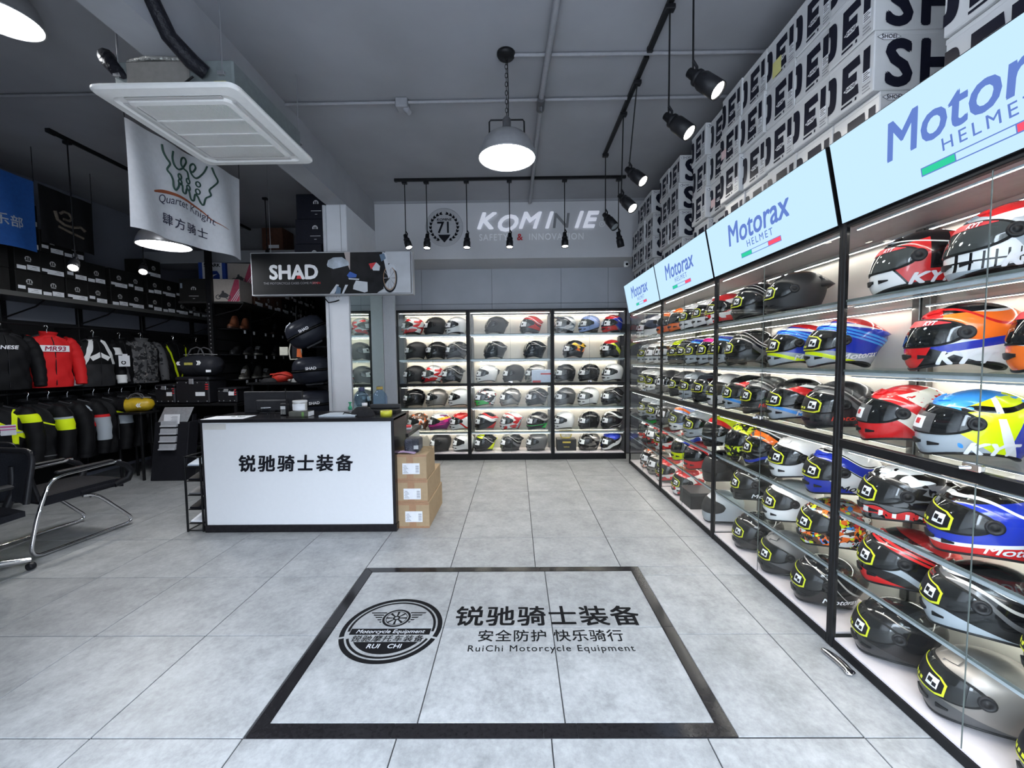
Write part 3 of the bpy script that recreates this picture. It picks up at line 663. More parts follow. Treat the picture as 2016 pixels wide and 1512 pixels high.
RIGHT=[ # nearest cabinet first; (depth, design)
 [[(1.84,'kred'),(1.51,'skull'),(1.17,'kred')],[(1.65,'kor'),(1.29,'krd2')],[(1.89,'kcr'),(1.60,'kyb'),(1.20,'bred')],[(1.86,'fang'),(1.53,'bred'),(1.18,'rst')],[(1.85,'rkx'),(1.53,'bkx'),(1.2,'bline')],[(1.87,'bkp'),(1.53,'gryw'),(1.19,'bkp')]],
 [[(3.06,'bline'),(2.66,'mblkx')],[(3.13,'bline'),(2.62,'blu'),(2.26,'blu')],[(3.16,'rst'),(2.90,'gst'),(2.60,'rst'),(2.27,'gst')],[(3.13,'ygr'),(2.87,'kro'),(2.57,'whtm'),(2.25,'wblu')],[(3.02,'gblkx'),(2.62,'whtm'),(2.27,'comic')],[(2.99,'bkp'),(2.64,'gryx'),(2.31,'mxk')]],
 [[(4.35,'num'),(4.06,'whtm'),(3.76,'whtm'),(3.50,'wr2')],[(4.38,'yel'),(4.15,'bline'),(3.90,'blu2'),(3.65,'pnk'),(3.42,'blu2')],[(4.32,'gryx'),(4.03,'skg'),(3.74,'bkp'),(3.46,'whtm')],[(4.30,'lwo'),(3.92,'skg'),(3.52,'yrg')],[(4.25,'byel'),(3.90,'rw3'),(3.50,'jet')],[(4.22,'wr2'),(3.50,'jetg')]],
 [[(5.50,'wht'),(5.15,'jetw'),(4.72,'num')],[(5.45,'skg'),(5.15,'wht'),(4.85,'wht'),(4.62,'wht')],[(5.45,'whtm'),(5.1,'whtm'),(4.75,'gry')],[(5.40,'skg'),(5.05,'skg'),(4.70,'gry')],[(5.42,'gwr'),(5.1,'whtr'),(4.75,'wr2')],[(5.30,'brown'),(5.0,'titan'),(4.70,'wr2')]]]
BACK=[[[(-1.53,'whtr'),(-1.20,'mblk'),(-.88,'wht')],[(-1.49,'mblk'),(-1.18,'gblk'),(-.88,'blinew')],[(-1.52,'mblk'),(-1.25,'whtr'),(-.95,'blinew')],[(-1.53,'gblk'),(-1.19,'titan'),(-.85,'wht')],[(-1.48,'brown'),(-1.16,'sunset'),(-.84,'rwht')],[(-1.15,'mblk'),(-.80,'wht')]],
 [[(-.29,'mspoil'),(.23,'redk')],[(-.31,'gspoil'),(.28,'gspoil')],[(-.43,'wspoil'),(-.03,'mblk'),(.30,'slv')],[(-.46,'wmulti'),(-.08,'slv'),(.31,'blinew')],[(-.46,'rkw'),(-.08,'wkr'),(.32,'gk')],[(-.48,'yk'),(-.08,'blinew'),(.31,'gry')]],
 [[(.74,'off'),(1.10,'lblue'),(1.44,'brd')],[(.87,'ork'),(1.42,'ykr')],[(.74,'gblk'),(1.10,'gblk'),(1.45,'wht')],[(.74,'rnd'),(1.09,'rndw'),(1.44,'blinew')],[(.72,'wht'),(1.10,'gblk'),(1.44,'bw')],[(1.10,'tsil'),(1.43,'bwh')]]]
rng=random.Random(3)
for u in range(4):
    for r in range(6):
        its=sorted(RIGHT[u][r],key=lambda a:-a[0])
        for k,(yy,key) in enumerate(its):
            z=(RZ+[RD])[r]+.0005
            helmet(key,(1.775+rng.uniform(-.008,.008),yy,z+.004),(-2.12,-1.86,-1.60,-1.46)[u]+rng.uniform(-.09,.09),
                f'{DES[key][0]} helmet, {ORD[k]} from left, {ROW[r]} of {RN[u]}','helmets in the right wall cabinets',u>=2)
for u in range(3):
    for r in range(6):
        for k,(xx,key) in enumerate(BACK[u][r]):
            z=(BZ+[BD])[r]+.0005
            helmet(key,(xx,6.185,z+.004),-1.22+rng.uniform(-.12,.12),f'{DES[key][0]} helmet, {ORD[k]} from left, {ROW[r]} of {BN[u]}','helmets in the back wall cabinets',True)
# a boxed visor and a leaflet box stand between the helmets
t=thing('visor_box','black visor box with gold card on the bottom deck, right back cabinet','box',(.745,6.19,BD))
obj('carton',MB().bbox(-.145,.145,-.09,.09,0,.17,.003),BLKP,t)
obj('print',MB().text('helmet',plane((0,-.0912,.05),(1,0,0),(0,0,1)),size=.03,bold=.02).box(-.06,.06,-.0914,-.0905,.115,.14),mat('gold_print',(.5,.38,.05),.5),t)
o=thing('boxed_visor','gold rimmed visor card leaning above the black visor box','visor',(.745,6.19,BD+.171))
obj('card',MB().prism([(-.10,.125),(.10,.125),(.085,.03),(.055,0),(-.055,0),(-.085,.03)],-.006,.006,plane((0,0,0),(1,0,0),(0,0,1))),mat('gold_card',(.55,.42,.06),.4,var=.1),o)
obj('window',MB().prism([(-.082,.105),(.082,.105),(.07,.04),(.05,.018),(-.05,.018),(-.07,.04)],.0062,.008,plane((0,0,0),(1,0,0),(0,0,1))),mat('card_window',(.55,.52,.42),.3,var=.2),o)
t=thing('accessory_box','pale blue and white accessory carton on third shelf of middle cabinet','box',(.38,6.06,1.1305))
obj('carton',MB().bbox(-.15,.15,-.025,.025,0,.185,.003),mat('pale_blue_card',(.62,.70,.85),.5,var=.06),t)
obj('print',MB().box(-.02,.13,-.0257,-.0252,.115,.135).box(-.14,-.02,-.0257,-.0252,.0,.03),[mat('red_print'),mat('blue_print',(.2,.3,.7),.5)],t)
t=thing('instruction_box','low black box with clear film on the deck of third right cabinet','box',(1.76,3.90,RD))
obj('carton',MB().bbox(-.15,.15,-.13,.13,0,.15,.004),BLKP,t); obj('lid',MB().bbox(-.153,.153,-.133,.133,.125,.153,.004),mat('black_card',(.03,.03,.032),.4,var=.1),t)
# ============================================================ light boxes over the right cabinets
LBX=emis('light_box_face',(.55,.79,1.0),.82)
LBL=emis('light_box_blue',(.13,.22,.60),.8); LBG=emis('light_box_green',(.03,.50,.28),1.0); LBR=emis('light_box_red',(.85,.08,.14),1.0)
for i in range(4):
    ya,yb=RP[i]+.012,RP[i+1]-.012; w=yb-ya; cy=(ya+yb)/2
    t=thing('light_box_sign','backlit white brand sign leaning over the '+RN[i],'sign',(1.555,cy,2.085),0,'light box signs over the right cabinets')
    up=Vector((-.075,0,.375)).normalized(); n=Vector((-up.z,0,up.x)); rt=Vector((0,-1,0)); h=.375
    P=plane((0,0,0),rt,up,n)
    obj('sign_case',MB().box(-w/2,w/2,0,h,-.07,-.003,T=P),BLACK,t)
    obj('sign_face',MB().box(-w/2+.004,w/2-.004,.004,h-.004,-.0028,0,T=P),LBX,t)
    x0=-.02 if i else -.02
    obj('lettering',MB().text('Motorax',plane(P(x0,.165,.0012),rt,up),size=.20,bold=.018,shear=.22,xs=.92),LBL,t)
    obj('lettering',MB().text('HELMET',plane(P(x0+.03,.105,.0012),rt,up),size=.062,sp=1.35,bold=.002),LBL,t)
    fx=x0-.19
    m=MB().box(fx,fx+.42,.050,.082,.0008,.0012,0,T=P)
    m.box(fx+.004,fx+.12,.054,.078,.0013,.0016,1,T=P); m.box(fx+.30,fx+.416,.054,.078,.0013,.0016,2,T=P); m.box(fx+.124,fx+.296,.054,.078,.0013,.0016,3,T=P)
    obj('flag_bar',m,[LBL,LBG,LBR,LBX],t)

# ============================================================ stacked white helmet boxes
BOXW=mat('white_box_card',(.62,.62,.62),.65,var=.04,vscale=8)
bw,bd,bh=.262,.36,.250     # along y, along x, height
def shoebox():
    m=MB().bbox(0,bd,0,bw,0,bh,.004); m.bbox(-.0012,bd+.0012,-.0012,bw+.0012,bh-.020,bh,.003); return m.mesh('carton')
def print_mesh():
    m=MB(); F=plane((-.0016,bw,0),(0,-1,0),(0,0,1))           # aisle face, left edge = far edge
    a,b=.036,.205
    # right half of the cut letter O
    pts=[(.0,a),(.028,a),(.05,a+.02),(.056,a+.045),(.056,b-.045),(.05,b-.02),(.028,b),(.0,b),(.0,b-.045),(.010,b-.05),(.016,b-.06),(.016,a+.06),(.010,a+.05),(.0,a+.045)]
    half=lambda q:q
    out=[(0,b),(.026,b),(.046,b-.016),(.054,b-.042),(.054,a+.042),(.046,a+.016),(.026,a),(0,a)]
    inn=[(0,b-.044),(.006,b-.046),(.011,b-.055),(.011,a+.055),(.006,a+.046),(0,a+.044)]
    for i in range(len(out)-1):
        j=min(len(inn)-2,int(i*(len(inn)-1)/(len(out)-1)))
    ring=[]
    k=8
    def op(t): 
        ang=PI/2-PI*t; return (.054*max(0,math.cos(ang))**.45, (a+b)/2+(b-a)/2*math.copysign(abs(math.sin(ang))**.6,math.sin(ang)))
    def ip(t):
        ang=PI/2-PI*t; return (.012*max(0,math.cos(ang))**.45, (a+b)/2+((b-a)/2-.045)*math.copysign(abs(math.sin(ang))**.6,math.sin(ang)))
    N=14; vs=[F(*op(i/N),0) for i in range(N+1)]+[F(*ip(i/N),0) for i in range(N+1)]
    m.add(vs,[[i,i+1,N+2+i,N+1+i] for i in range(N)],0)
    def poly(p,mi=0,z=0,P=F): m.add([P(x,y,z) for x,y in p],[list(range(len(p)))],mi)
    poly([(.088,a),(.124,a),(.124,b),(.088,b)]); poly([(.124,a),(.186,a),(.180,a+.046),(.124,a+.046)]); poly([(.124,b-.044),(.190,b-.044),(.184,b),(.124,b)])
    poly([(.124,(a+b)/2-.02),(.172,(a+b)/2-.02),(.172,(a+b)/2+.02),(.124,(a+b)/2+.02)])
    poly([(.206,a+.07),(.242,a+.07),(.242,b),(.206,b)]); 
    # oval maker mark on the E
    ov=[(.137+.040*math.cos(2*PI*i/6),a+.053+.015*math.sin(2*PI*i/6)) for i in range(6)]; poly(ov,1,.0004)
    m.text('SHOEI',plane(F(.137,a+.046,.0008),(0,-1,0),(0,0,1)),0,size=.021,bold=.02,xs=1.05)
    poly([(.085,.016),(.15,.016),(.15,.026),(.085,.026)]); poly([(.165,.014),(.175,.014),(.175,.028),(.165,.028)])
    for r in range(3): poly([(.205,.016+.014*r),(.248-.008*(r%2),.016+.014*r),(.248-.008*(r%2),.021+.014*r),(.205,.021+.014*r)],2)
    # near face: S H and the maker mark
    Q=plane((0,-.0016,0),(1,0,0),(0,0,1))
    m.text('S',plane(Q(.105,.022,0),(1,0,0),(0,0,1)),0,size=.265,bold=.04,xs=.98)
    m.text('H',plane(Q(.275,.022,0),(1,0,0),(0,0,1)),0,size=.265,bold=.04,xs=.88)
    ov=[(.06+.052*math.cos(2*PI*i/6),.222+.016*math.sin(2*PI*i/6)) for i in range(6)]
    poly(ov,0,0,Q); poly([(x*.93+.06*.07,y*.9+.0222) for x,y in ov],1,.0003,Q); m.text('SHOEI',plane(Q(.06,.215,.0006),(1,0,0),(0,0,1)),0,size=.024,bold=.02)
    return m.mesh('printed_lettering')
def label_mesh():
    F=plane((-.0022,bw,0),(0,-1,0),(0,0,1)); m=MB(); m.box(.206,.248,.062,.105,0,.0006,0,T=F)
    for r in range(4): m.box(.210,.244-.01*(r%2),.068+.009*r,.0715+.009*r,.0007,.0009,1,T=F)
    return m.mesh('size_label')
SB=shoebox(); SB.materials.append(BOXW); PM=print_mesh()
for m in (INKN,WINK,mat('grey_ink',(.25,.25,.27),.6)): PM.materials.append(m)
LM=label_mesh(); LM.materials.append(PAPER); LM.materials.append(INK)
# columns: (near edge y, front x offset, base z, rows)
cols=[]
y=1.62-.262; cols.append((1.07,0.0,2.113,6,.0)); cols.append((1.338,.0,2.113,6,.02))
yy=1.885; k=0
protr={7:(-.0),}
spec=[(0,6),(0,6),(.0,6),(.0,6),(-.01,6),(.04,6),(.0,6),(.12,5),(-.01,6),(-.01,5),(.11,5),(.0,5),(-.01,5),(0,4),(0,4)]
for off,rows in spec:
    cols.append((yy,off,2.113,rows,0)); yy+=.2665
rr=random.Random(11)
for ci,(y0,off,z0,rows,_) in enumerate(cols):
    if y0+bw>5.74: continue
    for r in range(rows):
        z=z0+r*(bh+.003)
        if z+bh>3.62: continue
        t=thing('helmet_carton',f'white helmet carton with big black lettering, {ORD[ci]} column from camera, {ORD[r]} layer up','box',
            ((1.635,1.60,1.575,1.572,1.57,1.57)[r]+(off if r else 0)+rr.uniform(-.008,.010),y0+rr.uniform(-.0015,.0015),z),0,'white helmet cartons stacked over the right cabinets')
        obj('carton',SB,None,t); obj('printed_lettering',PM,None,t); obj('size_label',LM,None,t)
        if (ci,r) in ((7,2),(6,1),(6,3),(9,1)):
            obj('price_note',MB().box(.02,.09,.06,.12,0,.001,T=plane((-.0032,bw,0),(0,-1,0),(0,0,1))),mat('pink_note',(.75,.55,.55),.7,var=.05),t)
        if (ci,r) in ((4,4),):
            obj('price_note',MB().box(.06,.14,.02,.11,0,.001,T=plane((-.0032,bw,0),(0,-1,0),(0,0,1))),mat('yellow_note',(.70,.66,.25),.7,var=.05),t)
# security camera by the corner
t=thing('security_camera','small white security camera beside the carton stacks in the corner','camera',(1.50,5.66,2.74))
obj('mount',MB().tube([(.05,.05,.0),(0,0,0)],.012,8),WHITE,t)
obj('body',MB().lathe([(0,-.045),(.03,-.04),(.035,0),(.03,.035),(0,.04)],14),mat('camera_white',(.75,.75,.75),.3),t)
obj('lens',MB().lathe([(.0,0),(.016,0),(.018,.006),(0,.008)],12,plane((0,-.034,-.01),(1,0,0),(0,0,1))),INK,t)

# ============================================================ lamps
def spot_lamp(top, base, aim, label, group, energy=25, lit=True, r=.042, L=.15):
    """top: point on the track, base: lower end of the rod, aim: direction of the beam"""
    t=thing('spot_lamp',label,'lamp',top,0,group); b=Vector(base)-Vector(top); d=Vector(aim).normalized()
    obj('adapter',MB().bbox(-.03,.03,-.022,.022,-.03,.0,.004),BLKP,t)
    obj('rod',MB().tube([(0,0,-.02),tuple(b)],.0055,8),BLACK,t)
    u=d.orthogonal().normalized(); w=d.cross(u)
    c=b+Vector((0,0,-.02)); 
    T=lambda x,y,z:tuple(c+u*x+w*y+d*z)
    lp=MB(); lp.tube([tuple(b+Vector((.0,0,.05))),tuple(b+Vector((.02,0,.02))),tuple(c+d*.03)],.008,6)
    obj('bracket',lp,BLKP,t)
    hd=obj('lamp_head',MB().lathe([(0,-.03),(.022,-.03),(.026,0.02),(r*.86,.03),(r*.86,.045),(r*.80,.048),(r*.80,.055),(r*.86,.058),(r,.075),(r,L),(r*.92,L),(r*.86,L-.012)],20,T),BLKP,t)
    obj('bulb_face',MB().lathe([(0,L-.010),(r*.86,L-.010)],20,T),emis('spot_face',(1.,.96,.86),22.) if lit else mat('unlit_face',(.2,.2,.2),.2),t)
    if lit:
        ld=bpy.data.lights.new('beam','SPOT'); ld.energy=energy; ld.color=(1.,.95,.87); ld.spot_size=1.15; ld.spot_blend=.6; ld.shadow_soft_size=.03
        lo=bpy.data.objects.new('beam',ld); COL.objects.link(lo); lo.parent=t; lo.location=c+d*(L+.005); lo.rotation_euler=d.to_track_quat('-Z','Y').to_euler()
    return t
t=thing('lighting_track','black lighting track across the ceiling before the back fascia','track',(0,5.05,CZ))
obj('rail',MB().bbox(-1.425,1.33,-.017,.017,-.032,0,.003),BLACK,t); obj('end_cap',MB().bbox(-1.435,-1.405,-.019,.019,-.036,0,.003),BLKP,t)
names=['first','second','third','fourth','fifth','sixth']
for k,(x,ax,ay,lit) in enumerate([(-1.315,.35,-.25,1),(-1.055,.0,-.22,1),(-.574,-.02,-.22,1),(-.06,-.02,-.22,1),(.60,0,-.2,1),(1.244,.25,.1,0)]):
    spot_lamp((x,5.05,CZ-.032),(x,5.05,2.975),(ax,ay,-1),f'black spot lamp, {names[k]} from left on the back ceiling track','spot lamps on the back track',26,bool(lit))
for (ya,yb,lb) in ((1.2,3.035,'near black lighting track along the right side of the ceiling'),(3.09,4.53,'far black lighting track along the right side of the ceiling')):
    t=thing('lighting_track',lb,'track',(.96,(ya+yb)/2,CZ)); obj('rail',MB().bbox(-.017,.017,-(yb-ya)/2,(yb-ya)/2,-.032,0,.003),BLACK,t)
    obj('end_cap',MB().bbox(-.02,.02,(yb-ya)/2-.02,(yb-ya)/2,-.036,0,.003),BLKP,t)
for k,(ty,by,bz,ay,lit) in enumerate([(2.31,2.30,2.99,-.1,1),(2.65,2.65,2.965,-.1,1),(3.33,3.55,3.05,-.2,1),(3.74,3.80,2.93,-.2,1),(4.46,4.455,2.99,-.1,0)]):
    spot_lamp((.96,ty,CZ-.032),(.96,by,bz),(.50 if k<3 else .4,ay-.35,-.72),f'black spot lamp aimed at the right cartons, {names[k]} from camera','spot lamps on the right track',13,bool(lit),r=.047,L=.19)
def pendant(loc, topz, R, label, H=.19, E=30., chain=True):
    t=thing('pendant_lamp',label,'lamp',loc,0,'dome pendant lamps'); z0=topz-loc[2]
    prof=[(R,0),(R*1.0,.012),(R*.97,.05),(R*.86,.105),(R*.66,.15),(R*.38,.182),(R*.2,H),(0,H)]
    obj('shade',MB().lathe(prof,40),mat('lamp_shade_grey',(.34,.34,.35),.35,.5,var=.06),t)
    obj('shade_inside',MB().lathe([(R*.995,0.001),(R*.96,.045),(R*.85,.10),(R*.6,.14),(0,.155)],40),mat('lamp_inside',(.85,.85,.85),.4),t)
    obj('diffuser',MB().lathe([(R*.985,.004),(0,.003)],40),emis('lamp_diffuser',(.93,.96,1.),E),t)
    obj('rim',MB().tube([(R*math.cos(2*PI*k/40),R*math.sin(2*PI*k/40),.002) for k in range(40)],.006,6,closed=True),mat('lamp_shade_grey'),t)
    obj('bail_handle',MB().tube([(-.125,0,H-.02),(-.125,0,H+.065),(-.115,0,H+.078),(.115,0,H+.078),(.125,0,H+.065),(.125,0,H-.02)],.006,8),BLACK,t)
    obj('socket',MB().lathe([(.055,H-.02),(.05,H+.01),(.03,H+.03),(.03,H+.08),(.015,H+.10),(0,H+.10)],16),mat('valve_metal'),t)
    obj('canopy',MB().lathe([(0,z0-.03),(.055,z0-.03),(.065,z0-.015),(.065,z0),(0,z0)],24),BLACK,t)
    if chain:
        ch=MB(); z=H+.10; k=0
        while z<z0-.04:
            q=[(.009*math.cos(a),.0,.019*math.sin(a)) if k%2 else (0,.009*math.cos(a),.019*math.sin(a)) for a in [2*PI*i/8 for i in range(8)]]
            ch.tube([(x,y,zz+z+.015) for x,y,zz in q],.0025,5,closed=True); z+=.030; k+=1
        obj('chain',ch,BLACK,t)
    obj('cord',MB().tube([(.012,.004,H+.09),(.014,.0,(H+z0)/2),(.008,.0,z0-.02)],.0035,6),BLACK,t)
    return t
pendant((-.05,3.06,2.912),CZ,.205,'large grey dome pendant lamp on a chain in the centre',E=46.)
pendant((-3.54,4.2,2.645),CZ,.225,'dark dome pendant lamp half hidden behind the white flag',E=46.)
pendant((-2.93,2.45,3.44),CZ,.17,'bright pendant lamp cut off at the top left corner',H=.12,E=46.,chain=False)

# ============================================================ ceiling air conditioner
t=thing('air_conditioner','white cassette air conditioner hanging by rods beside the beam','air conditioner',(-1.985,2.845,3.0))
ACW=mat('ac_white',(.88,.87,.85),.45,var=.02); hw,hd=.427,.465
def rrect(w,d,r,n=6): 
    p=[]
    for cx,cy,a0 in ((w-r,d-r,0),(-w+r,d-r,90),(-w+r,-d+r,180),(w-r,-d+r,270)):
        for k in range(n+1):
            a=(a0+90*k/n)*D; p.append((cx+r*math.cos(a),cy+r*math.sin(a)))
    return p
def loft(m,sects,mi=0,capa=False,capb=False):
    n=len(sects[0]); vs=[p for s in sects for p in s]
    m.add(vs,[[i*n+k,i*n+(k+1)%n,(i+1)*n+(k+1)%n,(i+1)*n+k] for i in range(len(sects)-1) for k in range(n)],mi,False)
    if capa: m.add(sects[0],[list(range(n))],mi)
    if capb: m.add(sects[-1],[list(range(n))[::-1]],mi)
def rr3(w,d,r,z): return [(x,y,z) for x,y in rrect(w,d,r)]
pm=MB(); loft(pm,[rr3(hw-.02,hd-.02,.05,.045),rr3(hw,hd,.06,.03),rr3(hw,hd,.06,.018),rr3(hw-.012,hd-.012,.05,.008),rr3(hw-.07,hd-.07,.05,.0),rr3(hw-.085,hd-.085,.05,.012),rr3(hw-.115,hd-.115,.04,.014),rr3(hw-.122,hd-.122,.04,.0),rr3(hw-.15,hd-.15,.02,-.004)],0,True)
obj('panel_frame',pm,ACW,t)
gx,gy=hw-.15,hd-.15
obj('intake_back',MB().box(-gx,gx,-gy,gy,.004,.008),mat('ac_grey',(.16,.16,.17),.6),t)
sl=MB()
for k in range(52):
    x=-gx+.006+k*(2*gx-.012)/51; sl.box(x-.0022,x+.0022,-gy,gy,-.003,.004)
g_=obj('intake_slats',sl,ACW,t); g_['kind']='stuff'
for k in range(1,4): obj('intake_rib',MB().box(-gx,gx,-gy+2*gy*k/4-.006,-gy+2*gy*k/4+.006,-.006,.0),ACW,t)
VANE=mat('ac_vane',(.62,.61,.60),.4)
for sx in (-1,1):
    obj('air_vane',MB().bbox(sx*(hw-.10)-.012,sx*(hw-.10)+.012,-hd+.14,hd-.14,.004,.010,.002),VANE,t)
    obj('air_vane',MB().bbox(-hw+.14,hw-.14,sx*(hd-.10)-.012,sx*(hd-.10)+.012,.004,.010,.002),VANE,t)
obj('body',MB().bbox(-.35,.352,-.36,.40,.045,.225,.01),mat('galvanised',(.24,.27,.27),.45,.4,var=.08),t)
obj('drain_box',MB().bbox(-.27,.10,-.375,-.355,.05,.215,.01),mat('galvanised_warm',(.23,.215,.20),.6,.1,var=.08),t)
obj('insulation_foil',MB().tube([(-.28,-.34,.23),(-.15,-.35,.245),(.02,-.35,.235),(.12,-.35,.225)],.014,6),mat('foil',(.5,.49,.46),.35,.6,bump=.6,vscale=60),t)
obj('warning_label',MB().box(.24,.31,-.364,-.361,.045,.10),mat('yellow_label',(.75,.62,.02),.5),t)
for (x,y) in ((.29,-.36),(.335,.40),(-.32,-.36)): obj('hanger_rod',MB().tube([(x,y,.15),(x,y,CZ-3.0)],.0045,6),mat('rod_steel',(.4,.4,.42),.4,.8),t); 
for (x,y) in ((.29,-.36),(.335,.40),(-.32,-.36)): obj('bracket',MB().bbox(x-.02,x+.02,y-.02,y+.02,.13,.15,.003),mat('rod_steel'),t)
TAPE=mat('black_tape_wrap',(.012,.012,.016),.35,bump=.5,vscale=40)
obj('refrigerant_pipe',MB().tube([(.20,-.37,.14),(.16,-.42,.17),(.10,-.50,.25),(.09,-.58,.36),(.08,-.66,.50),(.04,-.72,.60),(.0,-.75,.64)],[.040,.046,.042,.038,.034,.032,.032],10),TAPE,t)
obj('refrigerant_pipe',MB().tube([(-.28,-.34,.13),(-.33,-.36,.17),(-.375,-.36,.225),(-.405,-.34,.265),(-.42,-.32,.275)],[.022,.036,.044,.042,.022],9),TAPE,t)
obj('power_cable',MB().tube([(.04,-.375,.05),(.08,-.39,.07),(.14,-.39,.11)],.006,6),BLACK,t)

# ============================================================ hanging sign over the counter
t=thing('hanging_sign','long black banner light box with white lettering hung before the column','sign',(-2.045,4.66,2.445))
sw_,sh_=.905,.240; P=plane((0,-.03,0),(1,0,0),(0,0,1),(0,-1,0))
obj('sign_frame',MB().bbox(-sw_,sw_,-.028,.06,-sh_,sh_,.006),mat('sign_frame',(.40,.41,.43),.4,.3,var=.05),t)
obj('banner_black',MB().box(-sw_+.015,sw_-.015,-sh_+.015,sh_-.015,0,.002,T=P),mat('banner_black',(.012,.012,.013),.5,var=.2,vscale=4),t)
BG=mat('banner_grey',(.46,.48,.51),.5,var=.08,vscale=6)
Z5=lambda pts:[((x-1042)/1255*1.78,(252-y)/325*.45) for x,y in pts]
obj('banner_grey',MB().prism(Z5([(1400,412),(1440,370),(1500,300),(1475,180),(1440,88),(1665,88),(1665,413)]),.0021,.003,P),BG,t)
obj('lettering',MB().text('SHAD',plane(P(-.42,-.055,.004),(1,0,0),(0,0,1)),size=.215,bold=.04,xs=.98),WINK,t)
obj('lettering',MB().prism([(-.39,-.055),(-.335,-.055),(-.352,-.005),(-.378,-.005)],.0045,.005,P),mat('red_print'),t)
obj('lettering',MB().text('THE MOTORCYCLE CASES COME FORM ',plane(P(-.455,-.115,.004),(1,0,0),(0,0,1)),size=.034),mat('grey_ink'),t)
obj('lettering',MB().text('SPAIN',plane(P(-.17,-.115,.004),(1,0,0),(0,0,1)),size=.034),mat('red_print'),t)
def pp(name,pts,m,d=.004): return obj(name,MB().prism(pts,d,d+.001,P),m,t)
DK=mat('banner_dark',(.014,.014,.016),.4,var=.3,vscale=9); PL=mat('print_pale',(.55,.58,.62),.5,var=.1,vscale=8); SV=mat('print_silver',(.42,.48,.55),.4,var=.35,vscale=9)
pp('printed_case',Z5([(1010,185),(1020,150),(1060,128),(1130,125),(1180,160),(1185,190),(1120,205),(1060,218),(1015,200)]),SV,.0048)
pp('printed_case',Z5([(1040,215),(1185,192),(1180,290),(1160,340),(1060,330),(1045,270)]),DK,.0044)
pp('printed_leg',Z5([(1148,88),(1196,88),(1202,140),(1195,240),(1165,170)]),mat('print_skin',(.42,.36,.34),.6),.0046)
pp('printed_rider',Z5([(1195,88),(1470,88),(1478,140),(1462,220),(1440,290),(1400,330),(1350,330),(1310,300),(1240,300),(1190,262)]),DK,.0052)
pp('printed_engine',Z5([(1300,300),(1455,270),(1450,380),(1400,410),(1330,405),(1180,330),(1200,300)]),DK,.0043)
pp('printed_seat',Z5([(1165,270),(1190,240),(1243,265),(1237,287),(1180,290)]),mat('print_blue',(.03,.10,.40),.5),.0064)
pp('printed_tank',Z5([(1352,185),(1402,172),(1428,200),(1422,236),(1372,234)]),PL,.0064)
pp('printed_tank',Z5([(1340,180),(1398,170),(1358,228)]),REDP,.0076)
pp('printed_rail',Z5([(1175,292),(1262,298),(1258,308),(1180,302)]),PL,.0066)
pp('printed_side_case',Z5([(1235,312),(1325,325),(1325,400),(1300,408),(1210,380),(1215,350)]),PL,.0064)
pp('printed_panel',Z5([(1025,414),(1080,340),(1100,345),(1062,414)]),PL,.0056); pp('printed_panel',Z5([(1070,414),(1085,350),(1115,372),(1110,414)]),mat('print_slate',(.10,.16,.24),.5),.0068); pp('printed_panel',Z5([(1120,414),(1150,345),(1172,345),(1135,414)]),PL,.0056)
rg=MB(); N=32; c0=Z5([(1500,295)])[0]
for (ra,rb,mi) in ((.160,.136,0),(.134,.122,1)):
    vs=[P(c0[0]+q*.53*math.cos(2*PI*i/N),c0[1]+q*math.sin(2*PI*i/N),.0060+.0008*mi) for q in (ra,rb) for i in range(N)]
    rg.add(vs,[[i,(i+1)%N,N+(i+1)%N,N+i] for i in range(N)],mi)
for i in range(10):
    a=2*PI*i/10; rg.add([P(c0[0]+.065*math.cos(a+.05),c0[1]+.123*math.sin(a+.05),.0064),P(c0[0]+.065*math.cos(a-.05),c0[1]+.123*math.sin(a-.05),.0064),P(c0[0],c0[1],.0064)],[[0,1,2]],2)
obj('printed_wheel',rg,[INK,mat('print_gold',(.30,.19,.11),.5),mat('grey_ink')],t)
pp('printed_fork',Z5([(1448,92),(1478,95),(1490,170),(1505,275),(1492,300),(1470,215)]),PL,.0078)
pp('printed_mudguard',Z5([(1478,205),(1508,180),(1542,200),(1556,245),(1522,212),(1492,240)]),PL,.0088)
pp('printed_headlight',Z5([(1425,110),(1462,100),(1476,140),(1440,165)]),mat('print_slate'),.0086)
for x in (-.7,.10): obj('hanging_wire',MB().tube([(x,.02,sh_),(x,.02,CZ-2.445)],.003,6),mat('rod_steel'),t)

# ============================================================ lettering on the back fascia
t=thing('wall_sign','white brand lettering mounted on the grey back fascia','sign',(0,5.75,3.3)); P=plane((0,-.003,0),(1,0,0),(0,0,1),(0,-1,0))
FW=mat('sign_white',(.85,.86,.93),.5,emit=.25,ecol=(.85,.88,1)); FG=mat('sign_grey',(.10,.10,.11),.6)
for ch,x_ in (('K',-.53),('O',-.27),('M',.04)): obj('letter',MB().text(ch,plane(P(x_,-.04 if ch!='O' else -.075,.01),(1,0,0),(0,0,1)),size=.30,bold=.03,shear=.3,xs=1.18,align='LEFT',ext=.012),FW,t)
obj('lettering',MB().text('I',plane(P(.40,-.04,.01),(1,0,0),(0,0,1)),size=.30,bold=.03,shear=.3,xs=1.1,align='LEFT',ext=.012),FW,t)
obj('lettering',MB().text('N',plane(P(.50,-.04,.004),(1,0,0),(0,0,1)),size=.28,bold=.01,shear=.1,xs=1.15,align='LEFT',ext=.004),mat('sign_dim',(.22,.22,.23),.6),t)
for ch,x_ in (('I',.80),('E',.91)): obj('letter',MB().text(ch,plane(P(x_,-.04,.01),(1,0,0),(0,0,1)),size=.30,bold=.03,shear=.3,xs=1.18,align='LEFT',ext=.012),FW,t)
